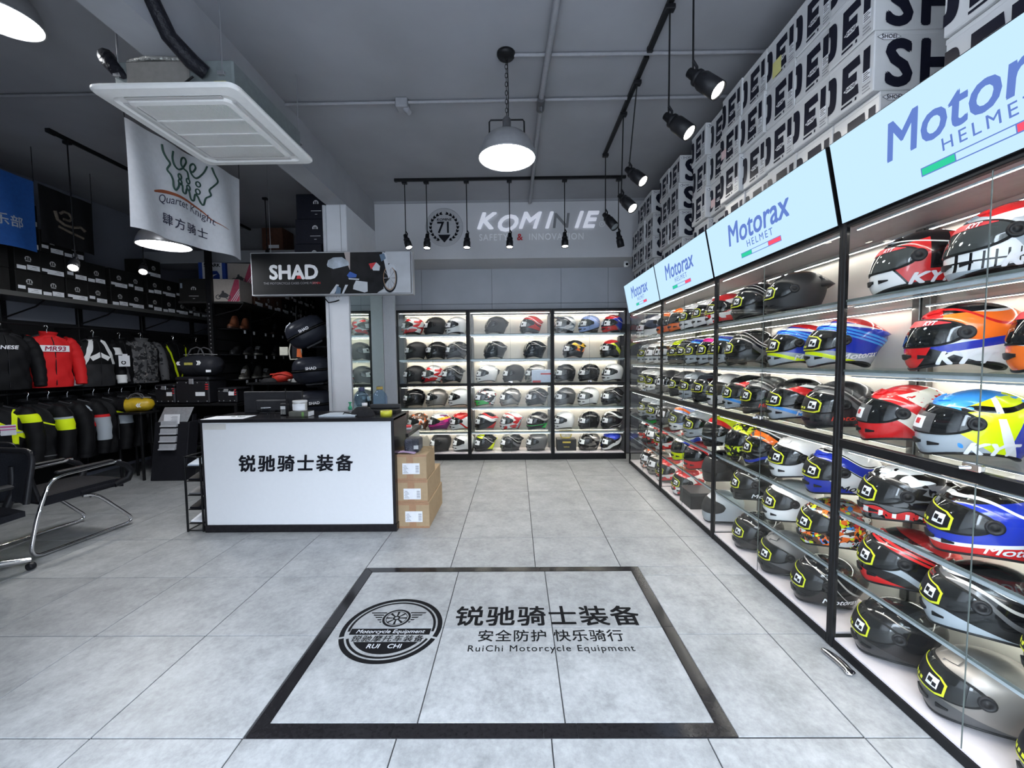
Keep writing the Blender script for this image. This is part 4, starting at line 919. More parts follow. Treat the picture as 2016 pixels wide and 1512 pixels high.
obj('lettering',MB().text('SAFETY',plane(P(-.49,-.20,.004),(1,0,0),(0,0,1)),size=.125,sp=1.15,xs=.86,align='LEFT',ext=.002,bold=.004),mat('sign_pale',(.72,.73,.76),.5,emit=.08),t)
obj('lettering',MB().text('&',plane(P(.03,-.20,.004),(1,0,0),(0,0,1)),size=.125,align='LEFT',ext=.002,bold=.015),mat('red_print'),t)
obj('lettering',MB().text('INNOVATION',plane(P(.19,-.20,.004),(1,0,0),(0,0,1)),size=.125,sp=1.15,xs=.86,align='LEFT',ext=.002,bold=.004),mat('sign_pale'),t)
obj('trademark_ring',MB().tube([P(1.19+.035*math.cos(2*PI*k/16),.0+.035*math.sin(2*PI*k/16),.004) for k in range(16)],.004,5,closed=True),mat('sign_pale'),t)
obj('lettering',MB().text('R',plane(P(1.19,-.018,.004),(1,0,0),(0,0,1)),size=.05),mat('sign_pale'),t)
t=thing('wall_emblem','round grey anniversary emblem with laurel wreath and number 71 on the fascia','emblem',(-.965,5.75,3.285)); P=plane((0,-.002,0),(1,0,0),(0,0,1),(0,-1,0))
obj('disc',MB().lathe([(.258,0),(.258,.006),(.25,.008),(0,.008)],48,plane((0,0,0),(1,0,0),(0,0,1),(0,-1,0))),mat('emblem_grey',(.44,.44,.46),.6,var=.04),t)
obj('lettering',MB().text('71',plane(P(0,-.075,.010),(1,0,0),(0,0,1)),size=.215,bold=.015,xs=.95,ext=.002),INK,t)
obj('lettering',MB().text('KOMINE',plane(P(0,.088,.009),(1,0,0),(0,0,1)),size=.045,bold=.03,shear=.2,xs=1.2),INK,t)
obj('lettering',MB().text('SINCE 1947',plane(P(0,.145,.009),(1,0,0),(0,0,1)),size=.018),mat('grey_ink'),t)
obj('ribbon',MB().prism([(-.085,-.10),(.085,-.10),(.06,-.14),(0,-.205),(-.06,-.14)],.008,.010,P),INK,t)
for s in (-1,1):
    for k in range(10):
        a=(-70+15.5*k)*D; R=.185
        for q in (-1,1):
            cx,cy=R*math.cos(a)*s,R*math.sin(a); ta=a+PI/2+q*.55; l=.056
            ex,ey=math.cos(ta)*s,math.sin(ta); nx,ny=-ey,ex
            ox=q*.010*math.cos(a)*s; oy=q*.010*math.sin(a)
            obj('laurel_leaf',MB().prism([(cx+ox,cy+oy),(cx+ox+ex*l*.5+nx*.014,cy+oy+ey*l*.5+ny*.014),(cx+ox+ex*l,cy+oy+ey*l),(cx+ox+ex*l*.5-nx*.014,cy+oy+ey*l*.5-ny*.014)],.0085,.0105,P),INK,t)

# ============================================================ floor logo
t=thing('floor_logo','black shop emblem and lettering inlaid on the floor within the dark border','floor logo',(0,0,.0004))
FI=mat('floor_ink',(.008,.008,.009),.6,var=.1,spec=.06); F0=plane((0,0,0),(1,0,0),(0,1,0))
from_px=None
cx,cy,R=-.693,2.172,.272
def ringm(ra,rb,a0,a1,n=48,cxx=cx,cyy=cy,z=0):
    m=MB(); vs=[(cxx+r*math.cos(a0+(a1-a0)*i/n),cyy+r*math.sin(a0+(a1-a0)*i/n),z) for r in (ra,rb) for i in range(n+1)]
    m.add(vs,[[i,i+1,n+2+i,n+1+i] for i in range(n)]); return m
obj('emblem_ring',ringm(R,R-.026,-17*D,197*D),FI,t); obj('emblem_ring',ringm(R,R-.026,200*D,340*D),FI,t)
obj('emblem_ring',ringm(R-.036,R-.050,-8*D,188*D),FI,t); obj('emblem_ring',ringm(R-.036,R-.050,203*D,337*D),FI,t)
# dark band with maker line, half moon beneath
FIP=mat('floor_print_white',(.55,.56,.58),.5)
b=.216; obj('emblem_band',MB().add([(cx-b,cy-.058,0),(cx+b,cy-.058,0),(cx+b+.002,cy-.008,0),(cx-b-.002,cy-.008,0)],[[0,1,2,3]]),FI,t)
obj('lettering',MB().text('Motorcycle Equipment',plane((cx,cy-.046,.0006),(1,0,0),(0,1,0)),size=.041,shear=.2,bold=.008,xs=.98),FIP,t)
obj('lettering',MB().text('锐驰摩托车装备',plane((cx,cy-.108,.0003),(1,0,0),(0,1,0)),size=.052,shear=.15,bold=.012,sp=1.12),FI,t)
n=20; pts=[(cx+.205*math.cos(a),cy+.205*math.sin(a),0) for a in [(-146+112*i/n)*D for i in range(n+1)]]
obj('emblem_moon',MB().add(pts,[list(range(n+1))]),FI,t)
for wd,x_ in (('RUI',-.055),('CHI',.055)): obj('lettering',MB().text(wd,plane((cx+x_,cy-.162,.0006),(1,0,0),(0,1,0)),size=.044,shear=.1,bold=.015),FIP,t)
wy=cy+.085; obj('emblem_wheel',ringm(.079,.066,0,2*PI,40,cx,wy),FI,t); obj('emblem_wheel',ringm(.060,.056,0,2*PI,40,cx,wy),FI,t); obj('emblem_hub',ringm(.020,.010,0,2*PI,20,cx,wy),FI,t)
for k in range(8):
    a=2*PI*k/8; 
    obj('emblem_spoke',MB().add([(cx+.02*math.cos(a-.2),wy+.02*math.sin(a-.2),0),(cx+.058*math.cos(a-.12),wy+.058*math.sin(a-.12),0),(cx+.058*math.cos(a+.12),wy+.058*math.sin(a+.12),0),(cx+.02*math.cos(a+.2),wy+.02*math.sin(a+.2),0)],[[0,1,2,3]]),FI,t)
for s in (-1,1):
    for k in range(5):
        y_=wy+.048-.021*k; x0=math.sqrt(max(0,.084**2-(y_-wy)**2)); x1=.155-.018*k-(.0 if k else 0)
        obj('emblem_wing',MB().add([(cx+s*x0,y_-.005,0),(cx+s*x1,y_-.005,0),(cx+s*(x1+.006),y_+.005,0),(cx+s*x0,y_+.005,0)],[[0,1,2,3]]),FI,t)
obj('lettering',MB().text('锐驰骑士装备',plane((.163,2.203,0),(1,0,0),(0,1,0)),size=.190,bold=.02,xs=.885,sp=1.10),FI,t)
obj('lettering',MB().text('安全防护 快乐骑行',plane((.168,2.066,0),(1,0,0),(0,1,0)),size=.098,bold=.012,xs=.92,sp=1.08),FI,t)
x_=-.262
for wd in ('RuiChi','Motorcycle','Equipment'):
    kw=dict(size=.064,bold=.006,xs=.92,sp=1.16,align='LEFT'); obj('lettering',MB().text(wd,plane((x_,1.985,0),(1,0,0),(0,1,0)),**kw),FI,t); x_+=max(p[0] for p in text_mesh(wd,**kw)[0])+.030

# ============================================================ counter
t=thing('sales_counter','white fronted sales counter with black top and plinth','counter',(-1.87,3.45,0)); CW=mat('counter_gloss_white',(.79,.80,.815),.12,var=.01); CK=mat('counter_black',(.016,.015,.017),.25,var=.2)
w=.805
obj('front_panel',MB().bbox(-w,w,0,.03,.065,.955,.003),CW,t); obj('plinth',MB().bbox(-w-.02,w+.03,-.005,.55,0,.065,.004),CK,t)
obj('end_panel',MB().bbox(w,w+.025,.0,.40,.065,.98,.003),CK,t); obj('end_panel',MB().bbox(-w-.02,-w,.0,.55,.065,.955,.003),CK,t)
obj('worktop',MB().bbox(-w-.025,w+.025,-.012,.50,.955,.985,.003),CK,t)
obj('side_wing',MB().bbox(w-.45,w+.01,.40,.93,.065,.74,.003),CW,t); obj('wing_top',MB().bbox(w-.47,w+.04,.40,.95,.74,.775,.003),CK,t); obj('wing_side',MB().bbox(w+.0105,w+.02,.40,.93,.066,.739,.002),CW,t)
obj('lettering',MB().text('锐驰骑士装备',plane((-.02,-.001,.545),(1,0,0),(0,0,1)),size=.150,bold=.026,shear=.08,sp=1.22,ext=.004),INK,t)
obj('tape_patch',MB().box(-.795,-.60,-.0006,.0005,.895,.945),mat('old_tape',(.66,.64,.60),.3),t)
# things on the counter
CT=.985
tag(obj('paper_sheet',MB().box(-.17,.17,-.11,.11,0,.002),PAPER,None,(-2.50,3.54,CT),.1),'white paper sheet at the left end of the counter','paper')
t=thing('key_bunch','small bunch of keys on the white sheet','keys',(-2.44,3.56,CT+.002))
obj('key_ring',MB().tube([(.018*math.cos(2*PI*k/14),.018*math.sin(2*PI*k/14),.004) for k in range(14)],.002,5,closed=True),CHROME,t)
obj('key',MB().bbox(.015,.065,-.006,.006,.001,.004,.001),CHROME,t); obj('key',MB().bbox(-.06,-.012,.0,.012,.001,.004,.001),CHROME,t)
t=thing('plastic_cup','clear plastic drinking cup on the counter','cup',(-2.19,3.56,CT)); CLR=glass('clear_plastic',(.86,.88,.90),1.)
obj('cup_wall',MB().lathe([(.0,.002),(.026,.002),(.030,.03),(.0325,.032),(.036,.078),(.038,.080),(.036,.082),(.033,.078)],20),CLR,t)
obj('cup_rim',MB().tube([(.037*math.cos(2*PI*k/20),.037*math.sin(2*PI*k/20),.081) for k in range(20)],.002,5,closed=True),mat('rim_plastic',(.6,.62,.65),.3),t)
t=thing('card_terminal','small black payment terminal with lit keys on the counter','terminal',(-2.085,3.66,CT))
obj('body',MB().bbox(-.032,.032,-.02,.03,.0,.11,.008),BLKP,t); obj('screen',MB().box(-.022,.022,-.022,-.0195,.055,.085),mat('screen_grey',(.35,.36,.38),.3,emit=.15,ecol=(.7,.75,.8)),t)
for r in range(3):
    for c in range(3): obj('key',MB().bbox(-.022+c*.016,-.010+c*.016,-.0225,-.0195,.012+.013*r,.021+.013*r,.001),mat('key_plastic',(.4,.4,.38),.5),t)
obj('antenna',MB().tube([(.015,.01,.10),(.012,.01,.24)],.004,6),BLACK,t)
t=thing('monitor','black flat computer monitor seen from behind on the counter','monitor',(-2.29,3.85,CT-.03))
obj('screen_back',MB().bbox(-.275,.275,-.015,.02,.03,.235,.006),mat('monitor_plastic',(.030,.030,.034),.5,var=.1),t); obj('electronics_hump',MB().bbox(-.15,.15,-.045,-.014,.05,.16,.012),mat('monitor_plastic'),t)
obj('stand_foot',MB().bbox(-.10,.10,-.07,.07,.0285,.04,.003),BLKP,t); obj('stand_neck',MB().bbox(-.03,.03,-.044,-.012,.03,.12,.004),BLKP,t)
t=thing('flat_box','flat grey and green box lying on the counter under the jar','box',(-1.90,3.60,CT)); obj('carton',MB().bbox(-.085,.085,-.055,.055,0,.045,.003),mat('olive_box',(.10,.10,.085),.5,var=.1),t)
obj('box_end',MB().box(.0855,.087,-.05,.05,.003,.042),PAPER,t); obj('green_stripe',MB().box(.03,.05,-.0556,-.0548,.003,.042),mat('green_print',(.15,.30,.08),.5),t)
t=thing('screw_jar','clear plastic jar with white label on the flat box','jar',(-1.91,3.60,CT+.0455))
obj('jar_wall',MB().lathe([(0,.001),(.055,.001),(.058,.006),(.058,.075),(.055,.08)],24),mat('jar_plastic',(.45,.44,.42),.2,var=.3,vscale=50),t); obj('lid',MB().lathe([(.06,.078),(.06,.092),(.056,.095),(0,.095)],24),mat('jar_lid',(.6,.6,.6),.3),t)
obj('label',MB().grid(lambda u,v:(.0592*math.cos((200+140*u)*D),.0592*math.sin((200+140*u)*D),.012+.055*v),14,1),PAPER,t)
tag(obj('paper_stack',MB().bbox(-.16,.16,-.10,.10,0,.012,.001).bbox(-.12,.17,-.09,.09,.0121,.016,.001),mat('bluish_paper',(.55,.60,.66),.6,var=.06),None,(-1.55,3.62,CT),-.05),'small stack of bluish papers in the middle of the counter','paper')
t=thing('shoulder_bag','limp black shoulder bag lying on the right of the counter','bag',(-1.36,3.60,CT))
def bagf(u,v):
    a=2*PI*u; r=.5+.5*math.cos(a*3)*.08; h=.055*math.sin(PI*min(1,v))**.5
    return (.11*math.cos(a)*(1-v*.55)*(1+.06*math.sin(3*a)),.075*math.sin(a)*(1-v*.6),.075*v**.6)
m=MB(); m.grid(bagf,24,6,0,True); m.add([bagf(i/24,1) for i in range(24)],[list(range(24))],0,True); obj('bag_body',m,mat('black_cloth',(.018,.018,.02),.8,var=.2,bump=.3),t); obj('strap',MB().tube([(-.10,0,.02),(-.15,-.02,.03),(-.16,-.04,.008),(-.10,-.06,.007)],.007,6),mat('black_cloth'),t)
t=thing('document_tray','dark document tray behind the black bag on the counter','tray',(-1.22,3.78,CT)); obj('tray',MB().bbox(-.16,.13,-.09,.09,0,.03,.004),BLKP,t); obj('backrest',MB().bbox(-.16,.13,.06,.085,.03,.075,.01),mat('dark_grey_plastic',(.05,.05,.052),.5),t)
t=thing('pill_bottle','tiny white capped bottle behind the black bag','bottle',(-1.385,3.73,CT)); obj('bottle',MB().lathe([(0,0),(.022,0),(.022,.07),(.016,.08)],14),mat('amber_plastic',(.25,.22,.2),.3),t); obj('cap',MB().lathe([(.024,.075),(.024,.098),(0,.1)],14),WINK,t)
t=thing('tape_roll','yellow adhesive tape roll at the right end of the counter','tape',(-1.135,3.56,CT)); obj('tape',MB().lathe([(.032,0),(.05,0),(.05,.048),(.032,.048),(.032,0)],28),mat('yellow_tape',(.62,.60,.05),.3),t); obj('core',MB().lathe([(.0305,.001),(.0318,.001),(.0318,.047),(.0305,.047),(.0305,.001)],24),CARD,t)
# things behind the counter by the mirror: water jugs, bottles
JUG=glass('jug_blue',(.74,.84,.97),1.); 
for k,(x,y,lb) in enumerate([(-1.72,4.55,'left of the two blue water jugs standing before the mirror'),(-1.575,4.72,'right of the two blue water jugs standing before the mirror')]):
    t=thing('water_jug',lb,'water jug',(x,y,.78),0,'blue water jugs')
    obj('bottle',MB().lathe([(0,.0),(.075,0),(.085,.01),(.085,.05),(.079,.06),(.079,.07),(.085,.08),(.085,.15),(.079,.16),(.079,.17),(.085,.18),(.085,.27),(.07,.31),(.035,.345),(.03,.38)],24),JUG,t)
    obj('cap',MB().lathe([(.034,.355),(.034,.395),(0,.398)],16),mat('dark_blue_cap',(.02,.03,.09),.4),t)
    if k==1: obj('neck_label',MB().lathe([(.0355,.36),(.0355,.392)],16),mat('gold_label',(.45,.34,.08),.5),t)
t=thing('cupboard','low white cupboard behind the counter carrying the jugs','cupboard',(-1.66,4.68,0)); obj('carcass',MB().bbox(-.23,.20,-.24,.24,.0,.75,.004),WHITE,t); obj('cupboard_top',MB().bbox(-.24,.21,-.25,.25,.75,.779,.004),CK,t)
t=thing('pump_bottle','clear soap bottle with green pump beside the jugs','bottle',(-1.80,4.42,.78)); obj('bottle',MB().lathe([(0,0),(.035,0),(.038,.01),(.038,.12),(.03,.15),(.014,.165)],18),CLR,t); obj('pump',MB().lathe([(.016,.16),(.02,.165),(.02,.195),(.010,.2),(.008,.23),(.018,.235),(.018,.245),(0,.247)],14),mat('green_plastic',(.03,.35,.18),.4),t)
t=thing('marker_pen','white marker pen with black tip standing by the soap bottle','pen',(-1.745,4.40,.78)); obj('barrel',MB().lathe([(0,.03),(.012,.03),(.012,.17),(0,.172)],12),WINK,t); obj('tip',MB().lathe([(0,0),(.006,.004),(.012,.03)],12),INK,t)
# cartons by the counter
CL=mat('carton_tape',(.36,.20,.11),.35,var=.1)
tops=[(.000,.226,-.915,.625,'bottom'),(.227,.424,-.925,.60,'middle'),(.425,.652,-.930,.36,'top')]
for z0,z1,xc,dp,wh in tops:
    t=thing('shipping_carton',f'brown cardboard shipping carton, {wh} of the stack beside the counter','box',(xc,3.52,z0),0,'stacked shipping cartons'); h=z1-z0-.001; hw2=.145
    obj('carton',MB().bbox(-hw2,hw2,0,dp,0,h,.004),CARD,t)
    obj('packing_tape',MB().box(-.03,.03,-.0012,-.0004,0,h).box(-hw2,hw2,-.0016,-.0012,h-.02,h).box(-hw2,hw2,-.0016,-.0012,0,.018),CL,t)
    obj('shipping_label',MB().box(-.065,.085,-.0028,-.0018,.055 if wh!='middle' else .03,.150 if wh!='middle' else .125),PAPER,t)
    m=MB(); z=.065 if wh!='middle' else .04
    for r in range(6): m.box(-.058+.004*(r%2),-.015-.008*(r%3),-.0036,-.0029,z+.012*r,z+.012*r+.004)
    for r in range(10): m.box(.050,.078,-.0036,-.0029,z+.007*r,z+.007*r+.002+.001*(r%3))
    obj('label_print',m,mat('grey_ink'),t)
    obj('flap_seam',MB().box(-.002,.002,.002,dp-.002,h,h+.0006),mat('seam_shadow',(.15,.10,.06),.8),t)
t=thing('bubble_parcel','dark parcel in clear bubble wrap on top of the cartons','parcel',(-.93,3.66,.6525)); obj('parcel',MB().bbox(-.065,.065,-.07,.09,.004,.118,.012),mat('dark_parcel',(.05,.053,.075),.45,bump=.6,vscale=90,var=.3),t)
def wrapf(u,v):
    a=2*PI*u; r=1+.06*math.sin(5*a)+.04*math.sin(9*a+v*4); return (.03+.125*math.cos(a)*r*(1-.35*v**2),.015+.115*math.sin(a)*r*(1-.35*v**2),.002+.128*v**.8+.006*math.sin(7*a))
obj('bubble_wrap',MB().grid(wrapf,36,6,0,True),glass('bubble_film',(.80,.81,.80),1.,.15),t); obj('label',MB().box(.02,.060,-.0716,-.0705,.03,.062),PAPER,t)
tag(obj('pink_slip',MB().grid(lambda u,v:(.20*(u-.5),.10*(v-.5),.004+.012*math.sin(3*u)**2),8,3).grid(lambda u,v:(.20*(u-.5),.10*(v-.5),.003+.012*math.sin(3*u)**2),8,3),mat('pink_paper',(.62,.45,.66),.6,var=.05),None,(-.985,3.58,.652),-.08),'lilac paper slip under the parcel on the cartons','paper')
tag(obj('memo_pad',MB().bbox(-.05,.05,-.06,.06,0,.018,.002).bbox(-.048,.048,-.058,.058,.0185,.03,.002,1),[PAPER,REDP],None,(-1.12,4.15,.775),.2),'red and white memo pad on the low wing of the counter','notepad')
# chrome handle lying on the floor
t=thing('door_handle','chrome pull handle lying on the floor beside the right cabinet','handle',(1.513,1.90,0),.06)
def hf(u,v):
    a=2*PI*u; y=-.09+.18*v; wd=.016+.007*math.sin(PI*v)+.014*max(0,1-abs(v-.06)/.12)
    e=max(0.0,1-(2*abs(v-.5))**8)**.5
    return (wd*math.cos(a)*e+.012*math.sin(PI*v),y,.010+.010*math.sin(a)*e)
obj('bar',MB().grid(hf,14,18,0,True),CHROME,t); obj('screw_hole',MB().lathe([(0,.0208),(.008,.0208),(.010,.0195)],14,plane((.004,-.076,0),(1,0,0),(0,1,0))),INK,t); obj('screw_hole',MB().lathe([(0,.0188),(.005,.0188),(.006,.0178)],12,plane((.003,.07,0),(1,0,0),(0,1,0))),INK,t)
# wall socket on the column
t=thing('wall_socket','white wall socket with dangling cable on the column under the sign','socket',(-2.045,4.774,2.23)); obj('plate',MB().bbox(-.035,.045,-.010,0,-.06,.035,.003),WINK,t)
m=MB()
for (x,z) in ((-.008,.012),(.018,.012),(-.012,-.025),(.022,-.025)): m.box(x-.002,x+.002,-.0108,-.0098,z-.006,z+.006)
obj('socket_slots',m,INK,t); obj('cable',MB().tube([(-.22,-.005,.05),(-.16,-.02,-.02),(-.10,-.02,-.09),(-.02,-.012,-.075),(.02,-.012,-.06)],.007,7),BLACK,t)
# ============================================================ left room: wall shelf with black helmet cartons
KC=mat('black_carton',(.011,.0105,.010),.65,spec=.2,var=.2,vscale=10); BRC=mat('brown_carton',(.10,.045,.03),.65,spec=.2,var=.15)
t=thing('wall_shelf','long dark steel shelf high on the left wall','shelf',(XL,5.75,0))
obj('board',MB().bbox(.02,.56,-2.0,1.9,2.175,2.205,.003),mat('shelf_steel',(.035,.034,.033),.4,.3,var=.1),t)
obj('front_lip',MB().bbox(.55,.567,-2.0,1.9,2.165,2.215,.002),mat('shelf_lip',(.10,.10,.095),.4,.3),t)
for y in (-1.25,-.45,.45,1.4):
    obj('upright',MB().bbox(.0,.04,y-.03,y+.03,.1,2.9,.003),BLACK,t)
    obj('bracket',MB().tube([(.03,y,1.98),(.40,y,2.10),(.50,y,2.17)],.009,6),BLACK,t)
struct('wall_slat_panel',MB().box(XL,XL+.03,3.2,9.9,.05,1.97),mat('black_panel',(.012,.012,.013),.6,var=.1))
ab=.235; ah=.235; ad=.30
def agv(): return MB().bbox(-ad,0,0,ab,0,ah,.004).mesh('carton')
def agvp(brown=False):
    F=plane((.0008,0,0),(0,1,0),(0,0,1),(1,0,0)); m=MB(); c=(.118,.125); r=.030
    n=18; pts=[(c[0]+r*math.cos(a),c[1]+r*math.sin(a)) for a in [(-20+220*i/n)*D for i in range(n+1)]]
    m.add([F(x,y) for x,y in pts],[list(range(n+1))],0)
    for dx in (-.010,.010): m.box(c[0]+dx-.006,c[0]+dx+.006,c[1]-.012,c[1]+.018,.0003,.0006,1,T=F)
    m.box(c[0]-.024,c[0]+.024,c[1]-.026,c[1]-.016,0,.0004,0,T=F); return m.mesh('printed_mark')
def agvl(v):
    F=plane((.0012,0,0),(0,1,0),(0,0,1),(1,0,0)); m=MB()
    if v==0: m.box(.06,.225,.010,.060,0,.0006,0,T=F); m.box(.010,.075,.030,.062,0,.0008,0,T=F)
    elif v==1: m.box(.10,.225,.012,.062,0,.0006,0,T=F); m.box(.015,.08,.045,.080,0,.0008,0,T=F)
    else: m.box(.015,.095,.012,.050,0,.0006,0,T=F); m.box(.105,.22,.016,.066,0,.0006,0,T=F)
    m.box(.15,.19,.045,.050,.0009,.0011,1,T=F); m.box(.13,.20,.028,.031,.0009,.0011,1,T=F); return m.mesh('price_label')
AB=agv(); AB.materials.append(KC); AP=agvp(); AP.materials.append(mat('pale_print',(.45,.45,.45),.6)); AP.materials.append(KC)
AL=[agvl(i) for i in range(3)]
for a in AL: a.materials.append(PAPER); a.materials.append(mat('grey_ink'))
r3=random.Random(5); col=0; y=3.93
hts=[2,4,3,3,2,2,2,3,2,2,2,2,2,2]
while y<7.35 and col<len(hts):
    gap=.045 if col in (0,4,6) else .004
    for k in range(hts[col]):
        t=thing('helmet_carton',f'black helmet carton with white label, {ORD[col]} column from camera, {ORD[k]} layer, left shelf','box',(XL+.545+r3.uniform(-.01,.01),y,2.2055+k*(ah+.002)),0,'black helmet cartons on the left shelf')
        obj('carton',AB,None,t); obj('printed_mark',AP,None,t)
        if not(col==0): obj('price_label',AL[(col+k)%3],None,t)
    y+=ab+gap; col+=1
# ============================================================ jackets
def jkt_body():
    m=MB(); zs=[(.0,.075,.050),(-.02,.125,.058),(-.045,.185,.066),(-.085,.215,.082),(-.17,.222,.100),(-.28,.212,.105),(-.40,.200,.100),(-.50,.204,.098),(-.60,.212,.095),(-.625,.208,.090)]
    def fn(u,v):
        a=2*PI*u; i=v*(len(zs)-1); k=min(int(i),len(zs)-2); f=i-k; z,w,d=[zs[k][j]+(zs[k+1][j]-zs[k][j])*f for j in range(3)]
        c=math.cos(a); s=math.sin(a); wr=.006*math.sin(11*a+z*25)+.005*math.sin(5*a-z*31)
        return ((w+wr)*math.copysign(abs(c)**.8,c),(d+wr)*math.copysign(abs(s)**.9,s)-.01,z)
    m.grid(fn,40,27,0,True); b=len(m.v); m.add([fn(i/40,0) for i in range(40)],[list(range(40))]); return m.mesh('jacket_body')
def jkt_sleeve(s):
    m=MB(); pts=[(s*.150,0,-.055),(s*.205,0,-.085),(s*.245,-.005,-.17),(s*.268,-.02,-.29),(s*.272,-.045,-.42),(s*.262,-.075,-.54),(s*.258,-.085,-.60)]
    rs=[.060,.075,.075,.068,.062,.056,.050]; P2=[];R2=[]
    for i in range(len(pts)-1):
        for k in range(4):
            f=k/4; P2.append([pts[i][j]+(pts[i+1][j]-pts[i][j])*f for j in range(3)]); R2.append((rs[i]+(rs[i+1]-rs[i])*f)*(1+.05*math.sin(len(P2)*1.9)))
    P2.append(pts[-1]); R2.append(rs[-1]); m.tube(P2,R2,14); return m.mesh('sleeve')
JB=jkt_body(); JS={1:jkt_sleeve(1),-1:jkt_sleeve(-1)}
def jkt_collar():
    m=MB(); m.grid(lambda u,v:((.072+.012*v)*math.cos(2*PI*u),(.052+.014*v)*math.sin(2*PI*u)-.01-.015*v,-.012+.055*v+.012*math.sin(2*PI*u)*v),24,4,0,True)
    m.grid(lambda u,v:((.078-.01*(1-v))*math.cos(2*PI*u)*.9,(.060)*math.sin(2*PI*u)*.9-.02,.035-.05*v+.010*math.sin(2*PI*u)),24,2,0,True); return m.mesh('collar')
JC=jkt_collar()
JZ=MB().tube([(0,-.068,-.01),(0,-.10,-.09),(0,-.118,-.2),(0,-.119,-.33),(0,-.112,-.46),(0,-.108,-.6)],.0045,5).mesh('zipper')
JH=MB().tube([(0,0,.0),(0,0,.075),(.012,0,.10),(.0,0,.125),(-.018,0,.118),(-.022,0,.10)],.004,6).mesh('hanger_hook')
JG=MB().tube([(-.17,0,-.035),(-.08,0,.0),(0,0,.02),(.08,0,.0),(.17,0,-.035)],[.012,.016,.018,.016,.012],8).mesh('hanger')
for me in (JB,JS[1],JS[-1],JC): me.materials.append(KC)
JZ.materials.append(BLKP); JH.materials.append(CHROME); JG.materials.append(BLKP)
JM={}
def jmat(k,base,lay):
    if k not in JM:
        JM[k]=livery('jacket_'+k,base,lay,.62,0,0.); JM[k].node_tree.nodes['Principled BSDF'].inputs['Specular IOR Level'].default_value=.15
    return JM[k]
def band(c,lo,hi,kz=1,kx=0,am=0,fr=0): return (0,kz,kx,am,fr,0,lo,hi,c)
JD={ 'navy':('K',[],[]), 'red':('R',[],[(0,1,0,0,0,0,-9,-.62,'K')]), 'bw':('K',[(0,1,.6,0,0,0,-.235,-.165,'W'),(0,1,-1.6,0,0,0,-9,-.42,'K'),(0,.35,1,0,0,0,.03,.085,'W'),(0,1,0,0,0,0,-9,-.33,'D')],[(0,1,0,0,0,0,-.2,-.1,'W'),(0,1,0,0,0,0,-9,-.48,'W')]),
 'camo':('G',[('n',18,.52,'D'),('n',30,.64,'T'),(0,0,1,0,0,0,.165,.20,'K')],[('n',12,.62,'D')]), 'yel':('K',[(0,-.25,1,.012,0,0,.155,.185,'Y')],[]),
 'hiv':('K',[(0,1,.8,0,0,0,-.14,-.075,'Y'),(0,0,1,0,0,0,.14,.175,'Y'),(0,1,0,0,0,0,-.25,-.235,'Q'),(0,1,0,0,0,0,-.48,-.44,'Y')],[(0,1,0,0,0,0,-.16,-.08,'Y')]), 'hiv2':('K',[(0,1,.5,0,0,0,-.12,-.105,'Y'),(0,1,0,0,0,0,-.52,-.51,'G')],[(0,1,0,0,0,0,-.27,-.16,'Y'),(0,1,0,0,0,0,-.16,-.14,'Q')]),
 'gryr':('K',[(0,1,.4,0,0,0,-.05,.0,'Q'),(0,1,-.5,0,0,0,-.40,-.33,'R')],[(0,1,0,0,0,0,-.45,-.20,'Q'),(0,1,0,0,0,0,-.20,-.17,'R')]), 'blk':('K',[],[]), 'blkg':('D',[(0,1,0,0,0,0,-.14,-.13,'S')],[]), 'grn':('K',[],[(0,1,0,0,0,0,-.20,-.15,'Y'),(0,1,0,0,0,0,-.30,-.20,'Q')]) }
def jacket(key,loc,rz,label,group,txt=None,extra=None,s=.92):
    b,l1,l2=JD[key]; t=thing('motorcycle_jacket',label,'jacket',loc,rz,group); t.scale=(s,s,s)
    o=obj('jacket_body',JB,None,t); setm(o,jmat(key+'_body',b,l1)); 
    for q in (1,-1): o=obj('sleeve',JS[q],None,t); setm(o,jmat(key+'_sleeve',('G' if key=='camo' else b) if key!='hiv' else 'K',l2))
    o=obj('collar',JC,None,t); setm(o,jmat(key+'_collar','G' if key=='camo' else b,[]))
    obj('zipper',JZ,None,t); obj('hanger',JG,None,t); obj('hanger_hook',JH,None,t)
    if txt:
        s0,sz,zz,m=txt
        if key=='red': obj('chest_panel',MB().grid(lambda u,v:(-.14+.28*u,-.1215+.35*(-.14+.28*u)**2,-.195+.075*v),10,2),WINK,t)
        v,f=text_mesh(s0,size=sz,bold=.03,shear=.15,xs=1.15)
        obj('chest_lettering',MB().add([(x,-.118+.35*x*x-.004-q,zz+y_) for x,y_,q in v],f),m,t)
    return t
g1='jackets on the upper left rail'; g2='jackets on the lower left rail'
t=thing('clothes_rail','black upper clothes rail along the left wall','rail',(XL,5.3,1.90)); obj('bar',MB().tube([(.40,-1.6,0),(.40,1.9,0)],.012,8),BLACK,t)
for y in (-1.3,-.3,.7,1.7): obj('arm',MB().tube([(.03,y,0),(.40,y,0)],.010,6),BLACK,t)
t=thing('clothes_rail','black lower clothes rail along the left wall','rail',(XL,5.3,1.16)); obj('bar',MB().tube([(.45,-1.7,0),(.45,1.9,0)],.012,8),BLACK,t)
for y in (-1.3,-.3,.7,1.7): obj('arm',MB().tube([(.03,y,0),(.45,y,0)],.010,6),BLACK,t)
xj=-5.22; zj=1.785
jacket('navy',(xj,4.14,zj),PI/2-.25,'dark navy leather jacket with white lettering, leftmost on upper rail',g1,('INESE',.055,-.175,WINK))
jacket('red',(xj,4.56,zj),PI/2-.2,'red leather jacket with chest stripe on the upper rail',g1,('MR93',.075,-.185,mat('red_dark_print',(.30,.02,.06),.5)))
